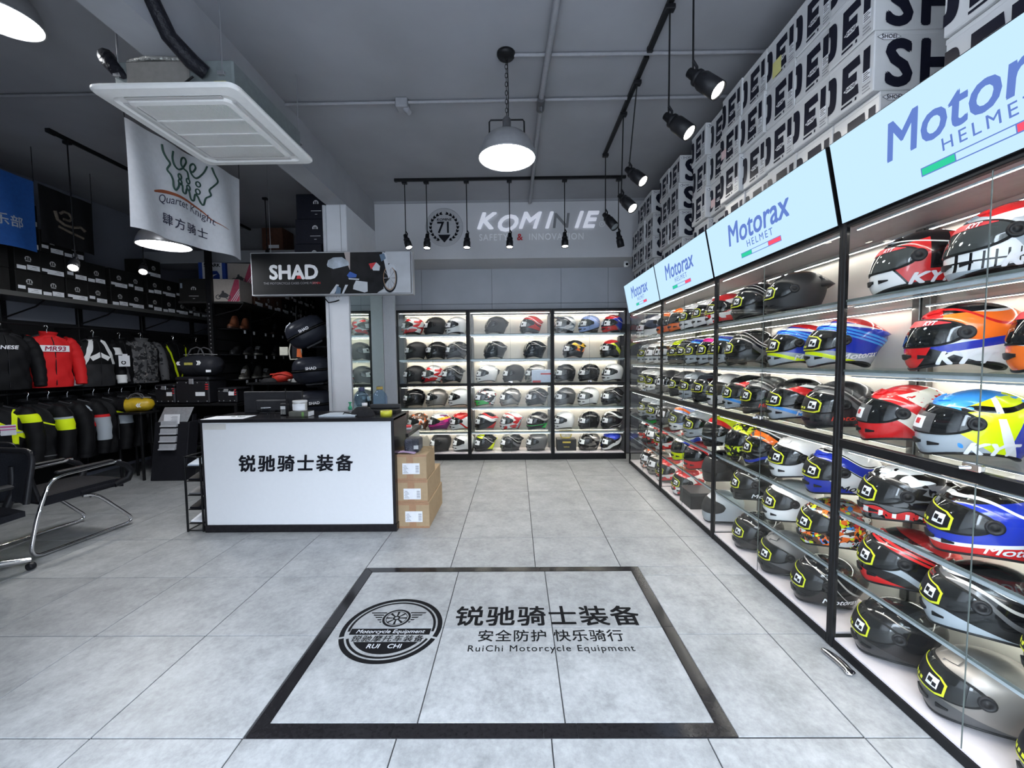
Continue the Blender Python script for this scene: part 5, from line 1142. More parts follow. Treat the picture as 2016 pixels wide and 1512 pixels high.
jacket('bw',(xj,5.06,zj-.02),PI/2-.2,'black and white leather race jacket with hanging tags, upper rail',g1)
jacket('blk',(xj-.04,5.44,zj-.02),PI/2-.2,'plain black jacket behind the grey hooded one, upper rail',g1)
jacket('camo',(xj+.04,5.66,zj-.01),PI/2-.3,'grey camouflage hooded jacket on the upper rail',g1)
jacket('yel',(xj,6.25,zj-.01),PI/2-.2,'black jacket with two neon yellow side flashes, upper rail',g1)
jacket('grn',(xj,6.70,zj-.01),PI/2-.2,'black jacket with reflective sleeve patches, far end of upper rail',g1)
jacket('hiv',(xj,7.1,zj-.01),PI/2-.2,'black jacket with yellow shoulders, last on the upper rail',g1)
o=thing('price_tag','white hang tags on the black and white race jacket','tag',(-5.02,5.24,1.52),PI/2-.3); obj('card',MB().bbox(-.06,.06,-.002,.002,-.09,.05,.001),PAPER,o); obj('card',MB().bbox(-.02,.035,-.006,-.003,-.02,.07,.001),PAPER,o); obj('print',MB().lathe([(.014,.0028),(.026,.0028)],16,plane((-.01,0,-.04),(1,0,0),(0,0,1),(0,-1,0))),INK,o)
zl=1.045
lw=[('hiv',4.02,'black jacket with broad neon yellow yoke, leftmost on lower rail'),('hiv2',4.30,'black jacket with neon yellow sleeve patch, lower rail'),('blk',4.50,'black jacket with small white sleeve tag, lower rail'),('gryr',4.72,'black jacket with grey and red sleeve panel, lower rail'),('grn',4.98,'black jacket with yellow and grey sleeve stripe, lower rail'),('blk',5.18,'plain black jacket, sixth along the lower rail'),('blkg',5.38,'black jacket with pale shoulder piping, lower rail'),('blk',5.62,'plain black jacket, eighth along the lower rail'),('blkg',5.86,'dark jacket at the far end of the lower rail')]
for k,yy,lb in lw: jacket(k,(-5.20+.02*math.sin(yy*9),yy,zl),.62+.1*math.sin(yy*7),lb,g2,s=1.08)
o=thing('price_tag','white and pink hang tag on the leftmost lower jacket','tag',(-4.86,3.86,.86),.6); obj('card',MB().bbox(-.05,.05,-.002,.002,-.07,.03,.001),PAPER,o); obj('stripe',MB().box(-.05,.05,-.003,-.0022,.005,.02).box(-.05,.05,-.003,-.0022,-.02,-.01),mat('pink_print',(.6,.1,.3),.5),o)
# ============================================================ gondola shelf behind the counter
gd=Vector((-.144,.9896,0)); gn=Vector((.9896,.144,0)); gr=math.atan2(.9896,-.144)-PI/2
GX,GY=-4.256,5.76; GS=1.12
def gp(s,o,z): 
    p=Vector((GX,GY,0))+gd*s*GS+gn*o*GS; return (p.x,p.y,1.457+(z-1.457)*GS)
t=thing('gondola_shelf','tall black shop gondola behind the counter','shelf',(GX,GY,0),gr)
# local: y along, x outward
obj('end_pole',MB().bbox(-.034,.034,-.034,.034,0,3.03,.004),BLACK,t)
pm=MB()
for k in range(26): pm.box(-.007,.007,-.0355,-.0342,.9+.055*k,.915+.055*k)
obj('pole_slots',pm,mat('slot_grey',(.2,.2,.2),.5),t)
for y in (1.1,2.2,3.3,4.4): obj('post',MB().bbox(-.03,.03,y-.03,y+.03,0,2.5,.004),BLACK,t)
obj('slat_panel',MB().box(-.02,.0,.04,4.4,.1,2.27),mat('black_panel'),t)
for k in range(12): obj('slat',MB().bbox(.001,.014,.04,4.4,.16+.165*k,.30+.165*k,.003),mat('black_slat',(.015,.015,.016),.45,var=.1),t)
obj('shelf_board',MB().bbox(-.42,.42,.02,4.4,2.298,2.3255,.003),mat('shelf_steel'),t)
for y in (.05,1.1,2.2,3.3): obj('bracket',MB().tube([(.02,y,2.13),(.34,y,2.22),(.40,y,2.295)],.009,6),BLACK,t); obj('bracket',MB().tube([(-.02,y,2.13),(-.34,y,2.22),(-.40,y,2.295)],.009,6),BLACK,t)
r4=random.Random(9)
# end boxes facing the camera
def end_box(xo,label,m,w=.33,h=.28,z=2.233): 
    p=gp(.03,xo,z); t=thing('helmet_carton',label,'box',p,gr,'cartons at the end of the gondola'); t.scale=(GS,)*3; obj('carton',MB().bbox(-w/2,w/2,0,.32,0,h,.004),m,t); return t
t=end_box(-.20,'black helmet carton with white mark at the end of the gondola',KC); F=plane((0,-.0008,0),(1,0,0),(0,0,1),(0,-1,0))
m=MB(); n=18; m.add([F(.0+.030*math.cos(a),.15+.030*math.sin(a)) for a in [(-20+220*i/n)*D for i in range(n+1)]],[list(range(n+1))]); m.box(-.055,.055,.062,.068,0,.0004,T=F); m.box(-.012,.012,.03,.035,0,.0004,T=F); m.box(-.15,-.125,.16,.22,0,.0004,1,T=F)
for dx in (-.010,.010): m.box(dx-.006,dx+.006,.138,.168,.0006,.0009,2,T=F)
obj('printed_mark',m,[mat('pale_print'),mat('blue_grey_print',(.25,.3,.36),.5),KC],t)
MOT=mat('print_dark',(.06,.06,.065),.6)
def moto_box(p,rz,label,front):
    t=thing('helmet_carton',label,'box',p,rz,'beige cartons with a motorcycle print'); t.scale=(GS,)*3; obj('carton',MB().bbox(-.165,.165,0,.32,0,.28,.004),mat('beige_carton',(.50,.44,.39),.6,var=.06),t)
    m=MB().prism([(.075,.0),(.165,.06),(.165,.28),(.125,.28),(.0,.0)],.0006,.001,F) if False else MB().prism([(.02,.003),(.15,.003),(.163,.02),(.163,.275),(.115,.275)],.0006,.001,F); obj('red_stripe',m,mat('carton_red',(.50,.06,.12),.6,var=.1),t)
    for k in range(3): obj('white_stripe',MB().prism([(.06+.025*k,.004),(.066+.025*k,.004),(.1625,.15-.03*k),(.1625,.165-.03*k)],.0011,.0014,F),PAPER,t)
    m=MB()
    for cx_ in (-.085,.03):
        vs=[F(cx_+r_*math.cos(2*PI*i/18),.055+r_*math.sin(2*PI*i/18),.0016) for r_ in (.030,.021) for i in range(18)]; m.add(vs,[[i,(i+1)%18,18+(i+1)%18,18+i] for i in range(18)])
    m.prism([(-.085,.055),(-.05,.10),(.0,.11),(.035,.085),(.03,.055),(.0,.045),(-.04,.05)],.0015,.0018,F); m.prism([(-.045,.10),(-.04,.13),(-.02,.135),(-.01,.105)],.0015,.0018,F); obj('printed_motorcycle',m,MOT,t); return t
moto_box(gp(.03,.165,2.233),gr,'beige carton with printed motorcycle and red stripe at the gondola end',True)
moto_box(gp(.42,.17,2.515),gr,'shaded beige carton with red stripe on the second layer of the gondola',True)
t=thing('helmet_carton','blue and white helmet carton behind the gondola pole','box',gp(.40,-.16,2.515),gr); t.scale=(GS,)*3; obj('carton',MB().bbox(-.18,.15,0,.3,0,.28,.004),mat('blue_carton',(.02,.07,.36),.5,var=.08),t); obj('white_panel',MB().box(-.13,.11,.002,.278,.0006,.001,T=F),PAPER,t)
obj('lettering',MB().text('SHARK',plane(F(-.01,.225,.0014),(1,0,0),(0,0,1)),size=.062,bold=.03,xs=1.05),INK,t); obj('blue_emblem',MB().prism([(-.09,.003),(-.09,.13),(-.05,.17),(.05,.17),(.08,.12),(.08,.003)],.0012,.0016,F),mat('blue_carton'),t); obj('white_slash',MB().prism([(-.05,.003),(.0,.12),(.05,.13),(.0,.10),(-.02,.003)],.0017,.002,F),PAPER,t)
names=['first','second','third','fourth','fifth','sixth','seventh','eighth','ninth','tenth','eleventh','twelfth']
for lay in range(2):
    for k in range(10 if lay==0 else 7):
        s=.42+.30*k+(.36 if lay else 0); br=(k<3); p=gp(s,.33,2.233+lay*.24)
        t=thing('helmet_carton',f"{'brown' if br else 'black'} labelled carton, {names[k]} along the gondola, {'lower' if lay==0 else 'upper'} layer",'box',p,gr,'cartons along the gondola shelf'); t.scale=(GS,)*3
        obj('carton',MB().bbox(-.30,0,0,.28,0,.236,.004),BRC if br else KC,t); obj('printed_mark',AP,None,t); obj('price_label',AL[(k+lay)%3],None,t)
# shoes on the gondola face
def shoe_mesh(h):
    up=MB(); so=MB()
    def prof(u,v):   # u around, v along 0 heel..1 toe
        x=-.13+.27*v; w=.040*(1-.25*abs(2*v-.9)**2)*(1 if v<.85 else math.sqrt(max(0.0,1-((v-.85)/.15)**2))*.9+.1)
        top=h*(1-min(1,max(0,(v-.38)/.22)))**1.0+.055+.03*(1-v) if v<.60 else .055+.03*(1-v)
        a=PI*u; return (x,w*math.cos(a),.022+(top-.022)*math.sin(a)**.7)
    up.grid(prof,14,20,0)
    for v in (0,1): up.add([prof(i/14,v) for i in range(15)],[list(range(15))])
    n=24; pts=[]
    for i in range(n):
        a=2*PI*i/n; pts.append((.005+.145*math.cos(a),.044*math.copysign(abs(math.sin(a))**.7,math.sin(a))))
    so.prism(pts,0,.024); return up.mesh('upper'),so.mesh('sole')
SHO={h:shoe_mesh(h) for h in (.10,.03)}
def shoe(s,z,h,cm,sm,label,lace=False,o=.14,sc=1.,face=-1):
    t=thing('riding_boot' if h>.05 else 'riding_shoe',label,'shoe',gp(s,o,z),gr-PI/2+.15,'boots and shoes on the gondola'); t.scale=(GS,)*3
    u,so=SHO[h]; a=obj('upper',u.copy() if not u.materials else u,None if u.materials else KC,t)
    if not u.materials: u.materials.append(KC)
    b=obj('sole',so,None if so.materials else KC,t)
    setm(a,cm); setm(b,sm)
    if lace:
        m=MB()
        for k in range(4): m.tube([(.0+.018*k,-.03+.002*k,.12-.013*k),(.008+.018*k,0,.125-.013*k),(.0+.018*k,.03-.002*k,.12-.013*k)],.003,5)
        obj('laces',m,WINK,t)
    return t
BRN=mat('brown_leather',(.20,.065,.030),.45,var=.2,vscale=20); BRD=mat('dark_brown',(.07,.03,.02),.6,var=.2); SHK=mat('black_leather',(.02,.02,.021),.4,var=.2); SHG=mat('grey_suede',(.07,.065,.055),.8,var=.2); SOLW=mat('pale_sole',(.35,.34,.30),.7,var=.1)
sh=[(.22,1.905,.10,BRN,BRD,'tan leather riding boot, left of the pair on the top row',False),(.50,1.905,.10,BRN,BRD,'tan leather riding boot, right of the pair on the top row',False),(1.45,1.905,.10,SHK,BRD,'black boot at the far end of the top row',False),
 (.25,1.575,.03,SHK,SHK,'glossy black low shoe at the left of the second row',False),(.58,1.575,.03,SHK,SHG,'dark low shoe in the middle of the second row',False),(.88,1.575,.03,SHK,SOLW,'black sneaker with white laces on the second row',True),(1.45,1.575,.10,SHK,SHG,'black boot at the right of the second row',False),
 (.45,1.245,.10,SHG,SOLW,'olive suede boot with pale sole, left of third row',True),(.80,1.245,.10,SHG,SOLW,'olive suede boot with pale sole, middle of third row',False),(1.10,1.245,.03,SHG,SOLW,'olive low shoe with pale sole on the third row',True),(1.6,1.245,.03,SHK,mat('lime_print'),'black shoe with yellow sole on the third row',False),
 (.7,.915,.03,SHK,SHK,'black low shoe, left of the fourth row',False),(1.25,.915,.03,mat('wine_leather',(.12,.02,.025),.5,var=.2),SHK,'wine red shoe on the fourth row',False),(1.75,.915,.03,SHG,SHK,'grey shoe at the right of the fourth row',False)]
for a in sh: shoe(*a,sc=1.0)
for zz in (1.905,1.575,1.245,.915):
    for s0 in (.2,.8,1.4,2.0):
        t=thing('display_ledge',f"small black shoe ledge, {names[[.2,.8,1.4,2.0].index(s0)]} along, {['top','second','third','fourth'][[1.905,1.575,1.245,.915].index(zz)]} row of the gondola",'shelf',gp(s0,.015,zz-.008),gr,'shoe ledges'); t.scale=(GS,)*3; obj('ledge',MB().bbox(0,.24,-.08,.52,-.004,.006,.001),BLACK,t); obj('price_tag',MB().box(.2405,.242,.05,.10,-.05,-.006),PAPER,t); obj('price_tag',MB().box(.2405,.242,.30,.35,-.05,-.006),PAPER,t)
# ============================================================ top cases beside the column
t=thing('case_rack','black steel stand carrying the top cases beside the column','rack',(-2.33,5.35,0)); obj('post',MB().bbox(-.025,.025,-.025,.025,0,2.1,.003),BLACK,t); obj('foot',MB().bbox(-.25,.1,-.25,.2,0,.02,.003),BLACK,t)
for z in (1.645,1.165,.755): obj('arm',MB().bbox(-.22,.02,-.36,.0,z-.012,z+.012,.003),BLACK,t)
def top_case(loc,label,tilt,txt):
    t=thing('top_case',label,'luggage case',loc,0,'black top cases beside the column',(0,tilt,.45)); CB=mat('case_shell',(.016,.018,.026),.32,var=.15)
    def fn(lo,hi):
        def f(u,v):
            a=2*PI*u; ph=(lo+(hi-lo)*v)*PI/2; c=abs(math.cos(ph))**.55; s=math.copysign(abs(math.sin(ph))**.75,math.sin(ph)); sg=lambda q,e:math.copysign(abs(q)**e,q)
            return (.23*c*sg(math.cos(a),.7),.21*c*sg(math.sin(a),.7),.155+.165*s)
        return f
    obj('case_lower',MB().grid(fn(-1,-.03),32,8,0,True),CB,t); obj('case_lid',MB().grid(fn(.03,1),32,8,0,True),CB,t)
    obj('seam',MB().tube([(.232*math.copysign(abs(math.cos(2*PI*k/40))**.7,math.cos(2*PI*k/40)),.212*math.copysign(abs(math.sin(2*PI*k/40))**.7,math.sin(2*PI*k/40)),.155) for k in range(40)],.008,6,closed=True),mat('case_seam',(.01,.01,.01),.6),t)
    obj('lettering',MB().text(txt,plane((-.02,-.2245,.165),(1,0,0),(0,0,1)),size=.045,bold=.03,ext=.004),mat('sign_pale'),t)
    obj('mount_plate',MB().bbox(-.10,.10,-.08,.10,-.03,.0,.006),BLKP,t); return t
tc=top_case((-2.46,5.02,1.69),'glossy black top case, uppermost beside the column',-.5,'SHAD'); obj('rim_highlight_strip',MB().tube([(-.215,-.06,.21),(-.20,-.07,.26),(-.16,-.08,.30),(-.10,-.08,.322)],.006,6),mat('case_silver',(.55,.57,.6),.3,.5),tc)
top_case((-2.47,5.02,1.21),'glossy black top case, middle of the three beside the column',-.08,'SHAD'); top_case((-2.45,5.02,.80),'black top case, lowest beside the column above the counter',-.05,'SHAD')
# white framed guard, red pouch, orange strap
t=thing('body_guard','white framed black protector hanging beside the top cases','protector',(-2.86,5.35,1.60),.3); obj('pad',MB().bbox(-.06,.06,-.03,.03,-.10,.10,.02),BLKP,t); obj('frame',MB().tube([(-.065,-.032,-.10),(-.075,-.034,0),(-.055,-.032,.11),(.055,-.032,.11),(.07,-.034,0),(.06,-.032,-.10)],.010,6,closed=True),mat('cream_plastic',(.62,.60,.50),.4,var=.08),t); obj('strap',MB().bbox(-.19,-.09,-.02,.0,-.05,.06,.006),mat('cream_plastic'),t); obj('hanger_cord',MB().tube([(0,0,.1),(0,.1,.6)],.004,5),BLACK,t)
t=thing('tool_pouch','bright red pouch on the counter-side shelf','pouch',(-3.20,5.60,1.20),.2)
obj('pouch',MB().grid(lambda u,v:(.13*math.cos(2*PI*u)*math.sin(PI*(.08+.84*v))**.5*(1+.1*math.sin(6*PI*u)),.07*math.sin(2*PI*u)*math.sin(PI*(.08+.84*v))**.5,.0+.13*v+.01*math.sin(8*u)),24,8,0,True),mat('red_cloth',(.60,.035,.02),.6,var=.15),t); obj('flap',MB().tube([(-.13,-.05,.10),(0,-.075,.115),(.13,-.05,.08)],.010,6),mat('red_cloth'),t)
t=thing('counter_back_shelf','low dark shelf between the gondola and the column','shelf',(-3.05,5.65,0)); obj('board',MB().bbox(-.55,.55,-.2,.25,1.165,1.195,.004),BLACK,t)
for x in (-.5,.5):
    for y in (-.15,.2): obj('leg',MB().bbox(x-.015,x+.015,y-.015,y+.015,0,1.165,.002),BLACK,t)
obj('lower_board',MB().bbox(-.55,.55,-.2,.25,.70,.725,.004),BLACK,t)
t=thing('warning_pennant','small orange pennant hanging between the top cases','pennant',(-2.74,5.2,1.62)); obj('cloth',MB().prism([(-.02,.08),(.0,.10),(.035,-.10),(-.035,-.09)],-.004,.004,plane((0,0,0),(1,0,0),(0,0,1),(0,-1,0))),mat('orange_cloth',(.62,.12,.02),.6,var=.15),t); obj('cord',MB().tube([(0,0,.09),(.02,.05,.5)],.003,5),BLACK,t)
# dark gloves and pads heap on the lower shelves
for k,(x,y,z,lb) in enumerate([(-3.35,5.55,1.195,'black glove with grey print, left on the dark shelf'),(-2.95,5.58,1.195,'pale grey sandal shaped glove on the dark shelf'),(-3.3,5.5,.726,'black knee pad, left on the lower dark shelf'),(-2.9,5.5,.726,'black knee pad, right on the lower dark shelf')]):
    t=thing('riding_glove' if z>1 else 'knee_pad',lb,'glove' if z>1 else 'pad',(x,y,z),.4*k)
    obj('pad',MB().grid(lambda u,v:(.11*math.cos(2*PI*u)*math.cos(v*PI/2)**.5,.06*math.sin(2*PI*u)*math.cos(v*PI/2)**.5,.06*math.sin(v*PI/2)+.006*math.sin(9*u)*math.cos(v*PI/2)),20,6,0,True),mat('dark_cloth_%d'%k,((.03,.03,.032),(.35,.35,.34),(.02,.02,.02),(.045,.045,.04))[k],.7,var=.2),t)
    obj('cuff',MB().tube([(-.10,-.03,.02),(-.13,0,.025),(-.10,.035,.02)],.018,7),mat('dark_cloth_%d'%k),t)
# ============================================================ luggage in front of the gondola
t=thing('luggage_table','black steel table carrying luggage left of the counter','table',(-4.20,5.50,0))
obj('table_top',MB().bbox(-.62,.55,-.19,.19,.905,.935,.004),BLACK,t); obj('lower_shelf',MB().bbox(-.62,.55,-.19,.19,.40,.425,.004),BLACK,t)
for x in (-.6,.53):
    for y in (-.17,.17): obj('leg',MB().bbox(x-.016,x+.016,y-.016,y+.016,0,.905,.003),BLACK,t)
def ali_case(loc,label,w,d,h,rz=0,hand=True):
    t=thing('pannier_case',label,'luggage case',loc,rz,'black metal pannier cases'); CB=mat('pannier_black',(.018,.018,.022),.4,.3,var=.1)
    obj('case_body',MB().bbox(-w/2,w/2,-d/2,d/2,0,h*.84,.015),CB,t); obj('lid',MB().bbox(-w/2-.004,w/2+.004,-d/2-.004,d/2+.004,h*.845,h,.018),CB,t)
    for x in (-w/2+.03,-w/6,w/6,w/2-.03):
        for z in (.03,h*.78): obj('rivet',MB().lathe([(.008,0),(.007,.004),(0,.006)],8,plane((x,-d/2,z),(1,0,0),(0,0,1),(0,-1,0))),mat('rivet_steel',(.4,.4,.42),.3,.8),t)
    obj('latch',MB().bbox(-.03,.03,-d/2-.016,-d/2,h*.72,h*.93,.005),mat('latch_grey',(.35,.36,.38),.35,.5),t); obj('badge',MB().box(w*.10,w*.38,-d/2-.0025,-d/2-.0005,.10,.15),PAPER,t)
    m=MB()
    for k in range(3): m.box(w*.40,w*.49,-d/2-.0025,-d/2-.0005,h*.52+.03*k,h*.52+.03*k+.014)
    obj('reflector',m,REDP,t); return t
ali_case((-4.23,5.49,.936),'large black riveted pannier case on the luggage table',.44,.34,.35)
ali_case((-4.62,5.50,.936),'smaller black pannier case behind the yellow bag',.26,.30,.25); ali_case((-4.50,5.49,.426),'black pannier case on the lower shelf of the luggage table',.40,.32,.30)
ali_case((-3.91,5.49,.426),'black riveted pannier case low beside the brochure stand',.40,.32,.34); ali_case((-3.80,5.50,.936),'small black pannier case at the right of the luggage table',.26,.3,.20)
def duffel(loc,label,L,r,m,rz=0,marks=True):
    t=thing('duffel_bag',label,'bag',loc,rz)
    def f(u,v):
        a=2*PI*u; x=(v-.5)*2; e=(1-abs(x)**4)**.5; return (L/2*x,r*1.05*e*math.cos(a)*(1+.03*math.sin(9*x)),r*.9*(.98+e*math.sin(a)*(1+.03*math.sin(7*x+a))))
    obj('bag_body',MB().grid(f,24,20,0,True),m,t)
    for s in (-1,1): obj('handle',MB().tube([(-L*.2,s*r*.5,r*1.70),(-L*.12,s*r*.45,r*2.25),(0,s*r*.4,r*2.42),(L*.12,s*r*.45,r*2.25),(L*.2,s*r*.5,r*1.70)],.009,6),mat('webbing',(.06,.06,.065),.7),t)
    if marks:
        obj('maker_mark',MB().text('»',plane((.10,-r*1.07,r*.95),(1,0,0),(0,0,1)),size=.12,bold=.02,ext=.004).text('«',plane((-.17,-r*1.05,r*.95),(1,0,0),(0,0,1)),size=.10,bold=.02,ext=.004),WINK,t); obj('badge',MB().bbox(-.09,.02,-r*1.09,-r*1.055,r*.95,r*1.15,.002),mat('yellow_badge',(.42,.38,.08),.6,var=.2),t); obj('tag',MB().bbox(L*.30,L*.42,-r*.92,-r*.88,r*.35,r*.55,.002),PAPER,t)
    obj('zip',MB().tube([(-L*.40,0,r*1.80),(0,-.0,r*1.872),(L*.40,0,r*1.80)],.005,5),mat('zip_grey',(.3,.3,.3),.5),t); return t
duffel((-4.20,5.46,1.287),'black duffel bag with white arrow marks above the pannier case',.56,.16,mat('black_nylon',(.018,.019,.024),.5,var=.2,bump=.3,vscale=25))
yb=duffel((-4.82,5.16,.86),'yellow and black dry bag beside the pannier cases',.36,.095,mat('yellow_tarpaulin',(.55,.36,.015),.4,var=.12),0.5,False)
obj('black_end',MB().tube([(-.10,0,.09),(-.165,0,.09)],[.103,.085],16),BLKP,yb); obj('maker_mark',MB().text('«',plane((.04,-.102,.06),(1,0,0),(0,0,1)),size=.10,bold=.03,ext=.004),WINK,yb); obj('hook',MB().tube([(-.02,0,.17),(-.02,.1,.30)],.005,5),BLACK,yb)
t=thing('bag_stool','low dark stool carrying the yellow dry bag','stool',(-4.82,5.16,0)); obj('seat',MB().bbox(-.17,.17,-.14,.14,.83,.859,.006),BLACK,t)
for x in (-.14,.14):
    for y in (-.11,.11): obj('leg',MB().bbox(x-.012,x+.012,y-.012,y+.012,0,.83,.002),BLACK,t)
# ============================================================ brochure stand
t=thing('brochure_stand','black brochure stand with grey sloping top beside the counter','stand',(-4.36,5.02,0),.03); lean=.15
T=lambda x,y,z:(x,y+lean*z/.9,z)
obj('body',MB().bbox(-.215,.215,0,.17,0,.72,.006,T=T),mat('stand_black',(.016,.016,.020),.45,var=.1),t)
obj('sloping_top',MB().bbox(-.175,.19,.115,.13,.722,.90,.003,T=lambda x,y,z:(x+(z-.722)*.1,y+(z-.722)*.55,z)),mat('brushed_grey',(.36,.38,.40),.4,.4,var=.12,vscale=30),t)
obj('top_support',MB().bbox(-.17,.18,.10,.17,.70,.80,.004,T=T),mat('stand_black'),t)
for k in range(4):
    z=.38+.095*k; o=obj('leaflet_pocket',MB().bbox(-.115,.085,-.035+.0*k,-.006,z,z+.075,.003,T=T),mat('pocket_grey',(.42,.43,.46),.35,var=.06),t)
    obj('pocket_lip',MB().bbox(-.118,.088,-.045,-.034,z,z+.018,.003,T=T),mat('pocket_lip',(.50,.51,.54),.3),o)
obj('leaflet',MB().bbox(-.09,.105,-.02,-.014,.70,.82,.001,T=T),PAPER,t); m=MB()
for k in range(6): m.box(.0+.012*(k%2),.08,-.0215,-.0203,.715+.015*k,.720+.015*k,T=T)
obj('leaflet_print',m,mat('grey_ink'),t)
# ============================================================ wire magazine rack at the counter end
t=thing('magazine_rack','small black wire rack with pamphlets at the counter end','rack',(-2.79,3.47,0))
for x in (-.07,.068):
    for y in (0,.30): obj('post',MB().bbox(x-.007,x+.007,y-.007,y+.007,0,.66,.002),BLACK,t)
obj('top_ring',MB().tube([(-.07,0,.655),(.068,0,.655),(.068,.30,.655),(-.07,.30,.655)],.006,6,closed=True),BLACK,t); obj('bottom_ring',MB().tube([(-.07,0,.012),(.068,0,.012),(.068,.30,.012),(-.07,.30,.012)],.006,6,closed=True),BLACK,t)
for k in range(5): obj('shelf_wire',MB().bbox(-.066,.064,.01,.29,.06+.125*k,.068+.125*k,.001,T=lambda x,y,z:(x,y,z+.25*y)),BLACK,t)
for k,(z,m) in enumerate([(.072,PAPER),(.195,INK),(.32,mat('grey_leaflet',(.12,.12,.13),.5)),(.445,INK),(.57,mat('blue_white_leaflet',(.5,.56,.64),.5))]):
    tag(obj('pamphlet',MB().bbox(-.06,.058,.02,.26,z,z+.012,.001,T=lambda x,y,zz:(x,y,zz+.25*y)),m,None,(-2.79,3.47,0)),f"{['white','black','dark grey','glossy black','pale blue'][k]} pamphlet, {['lowest','second','third','fourth','topmost'][k]} tier of the wire rack",'pamphlet')
# ============================================================ chairs
SEAT=mat('chair_fabric',(.012,.012,.015),.75,var=.2,bump=.2,vscale=80); MESHB=mat('chair_mesh',(.018,.019,.024),.7,var=.3,vscale=120)
def curve(pts,n=6):
    P=[Vector(p) for p in pts]; out=[P[0]]
    for i in range(1,len(P)-1):
        a=P[i].lerp(P[i-1],min(.5,.10/max(.01,(P[i]-P[i-1]).length))); c=P[i].lerp(P[i+1],min(.5,.09/max(.01,(P[i]-P[i+1]).length)))
        for k in range(n+1):
            f=k/n; out.append(a.lerp(P[i],f).lerp(P[i].lerp(c,f),f))
    out.append(P[-1]); return [tuple(p) for p in out]
t=thing('sled_chair','black visitor chair with chrome sled frame facing away from camera','chair',(-3.84,3.34,0),-.13)
for s in (-1,1):
    x=s*.255
    obj('sled_frame',MB().tube(curve([(x,.30,.60),(x,-.20,.585),(x,-.26,.42),(x,-.30,.30),(x,-.36,.018),(x,.40,.018),(x,.10,.36),(x*.9,.02,.37)],8),.0135,10),CHROME,t)
    obj('armrest',MB().bbox(x-.022,x+.022,-.17,.24,.605,.628,.009),BLKP,t)
    obj('arm_bracket',MB().tube([(x,.26,.595),(x,.34,.55),(x,.385,.49),(x*.97,.36,.42),(x*.9,.26,.39)],[.020,.026,.030,.030,.026],8),BLKP,t)
def seatf(u,v): return (-.235+.47*u,-.24+.57*v,.445+.018*math.sin(PI*u)**.5-.05*max(0,v-.86)**1.2*8*.5)
m=MB(); m.grid(seatf,12,12,0); m.grid(lambda u,v:(lambda p:(p[0],p[1],p[2]-.07))(seatf(u,v)),12,12,0)
for v in (0,1): m.grid(lambda u,w,v=v:(lambda p:(p[0],p[1],p[2]-.07*w))(seatf(u,v)),12,1,0)
for u in (0,1): m.grid(lambda v,w,u=u:(lambda p:(p[0],p[1],p[2]-.07*w))(seatf(u,v)),12,1,0)
obj('seat',m,SEAT,t)
bk=lambda u,v,o=0:(-.225+.45*u,-.25-.10*v-.03*math.sin(PI*u)-o,.42+.46*v)
m=MB(); m.grid(bk,10,10,0); m.grid(lambda u,v:bk(u,v,.025),10,10,0); obj('backrest',m,MESHB,t)
obj('back_frame',MB().tube(curve([bk(0,0,.01),bk(0,1,.01),bk(1,1,.01),bk(1,0,.01)]),.016,8),BLKP,t); obj('crossbar',MB().tube([(-.25,.06,.355),(.25,.06,.355)],.011,8),CHROME,t); obj('seat_edge',MB().tube(curve([(-.23,.0,.40),(-.23,.32,.40),(.23,.32,.40),(.23,.0,.40)]),.02,8),SEAT,t)
t=thing('office_chair','black swivel office chair with chrome star base cut off at left','chair',(-3.64,2.54,0),PI-.15)
for k in range(5):
    a=2*PI*k/5-1.95; ex,ey=.33*math.cos(a),.33*math.sin(a); l=obj('base_leg',MB().tube([(0,0,.115),(ex*.6,ey*.6,.10),(ex,ey,.072)],[.030,.024,.018],10),CHROME,t)
    obj('castor',MB().lathe([(0,-.018),(.024,-.018),(.026,-.010),(.026,.010),(.024,.018),(0,.018)],14,plane((ex,ey,.027),(-math.sin(a+.4),math.cos(a+.4),0),(0,0,1))),BLKP,l)
obj('gas_column',MB().tube([(0,0,.10),(0,0,.40)],[.028,.022],12),BLKP,t)
m=MB().grid(lambda u,v:(-.24+.48*u,-.23+.48*v,.46+.02*math.cos((u-.5)*3)-.05*max(0,v-.8)*2),10,10,0); m.grid(lambda u,v:(-.24+.48*u,-.23+.48*v,.395+.03*(abs(u-.5)+abs(v-.5))),10,10,0)
for v in (0,1): m.grid(lambda u,w,v=v:(-.24+.48*u,-.23+.48*v,(.46+.02*math.cos((u-.5)*3)-.05*max(0,v-.8)*2)*(1-w)+w*(.395+.03*(abs(u-.5)+.5))),10,1,0)
for u in (0,1): m.grid(lambda v,w,u=u:(-.24+.48*u,-.23+.48*v,(.46+.02*math.cos(1.5)-.05*max(0,v-.8)*2)*(1-w)+w*(.395+.03*(.5+abs(v-.5)))),10,1,0)
obj('seat',m,SEAT,t); bk=lambda u,v,o=0:(-.22+.44*u,-.24-.06*v-.05*math.sin(PI*u)-o,.50+.36*v)
m=MB(); m.grid(bk,10,10,0); m.grid(lambda u,v:bk(u,v,.02),10,10,0); obj('backrest',m,MESHB,t); obj('back_frame',MB().tube(curve([bk(0,0,.01),bk(0,1,.01),bk(1,1,.01),bk(1,0,.01)]),.018,8),BLKP,t); obj('spine',MB().tube([(0,-.02,.40),(0,-.26,.42),(0,-.32,.56),(0,-.32,.74)],[.03,.03,.025,.02],8),BLKP,t)
for s in (-1,1): obj('armrest',MB().bbox(s*.27-.03,s*.27+.03,-.16,.10,.64,.67,.012),BLKP,t); obj('arm_post',MB().tube([(s*.24,0,.43),(s*.28,0,.5),(s*.27,-.02,.64)],.015,8),BLKP,t)
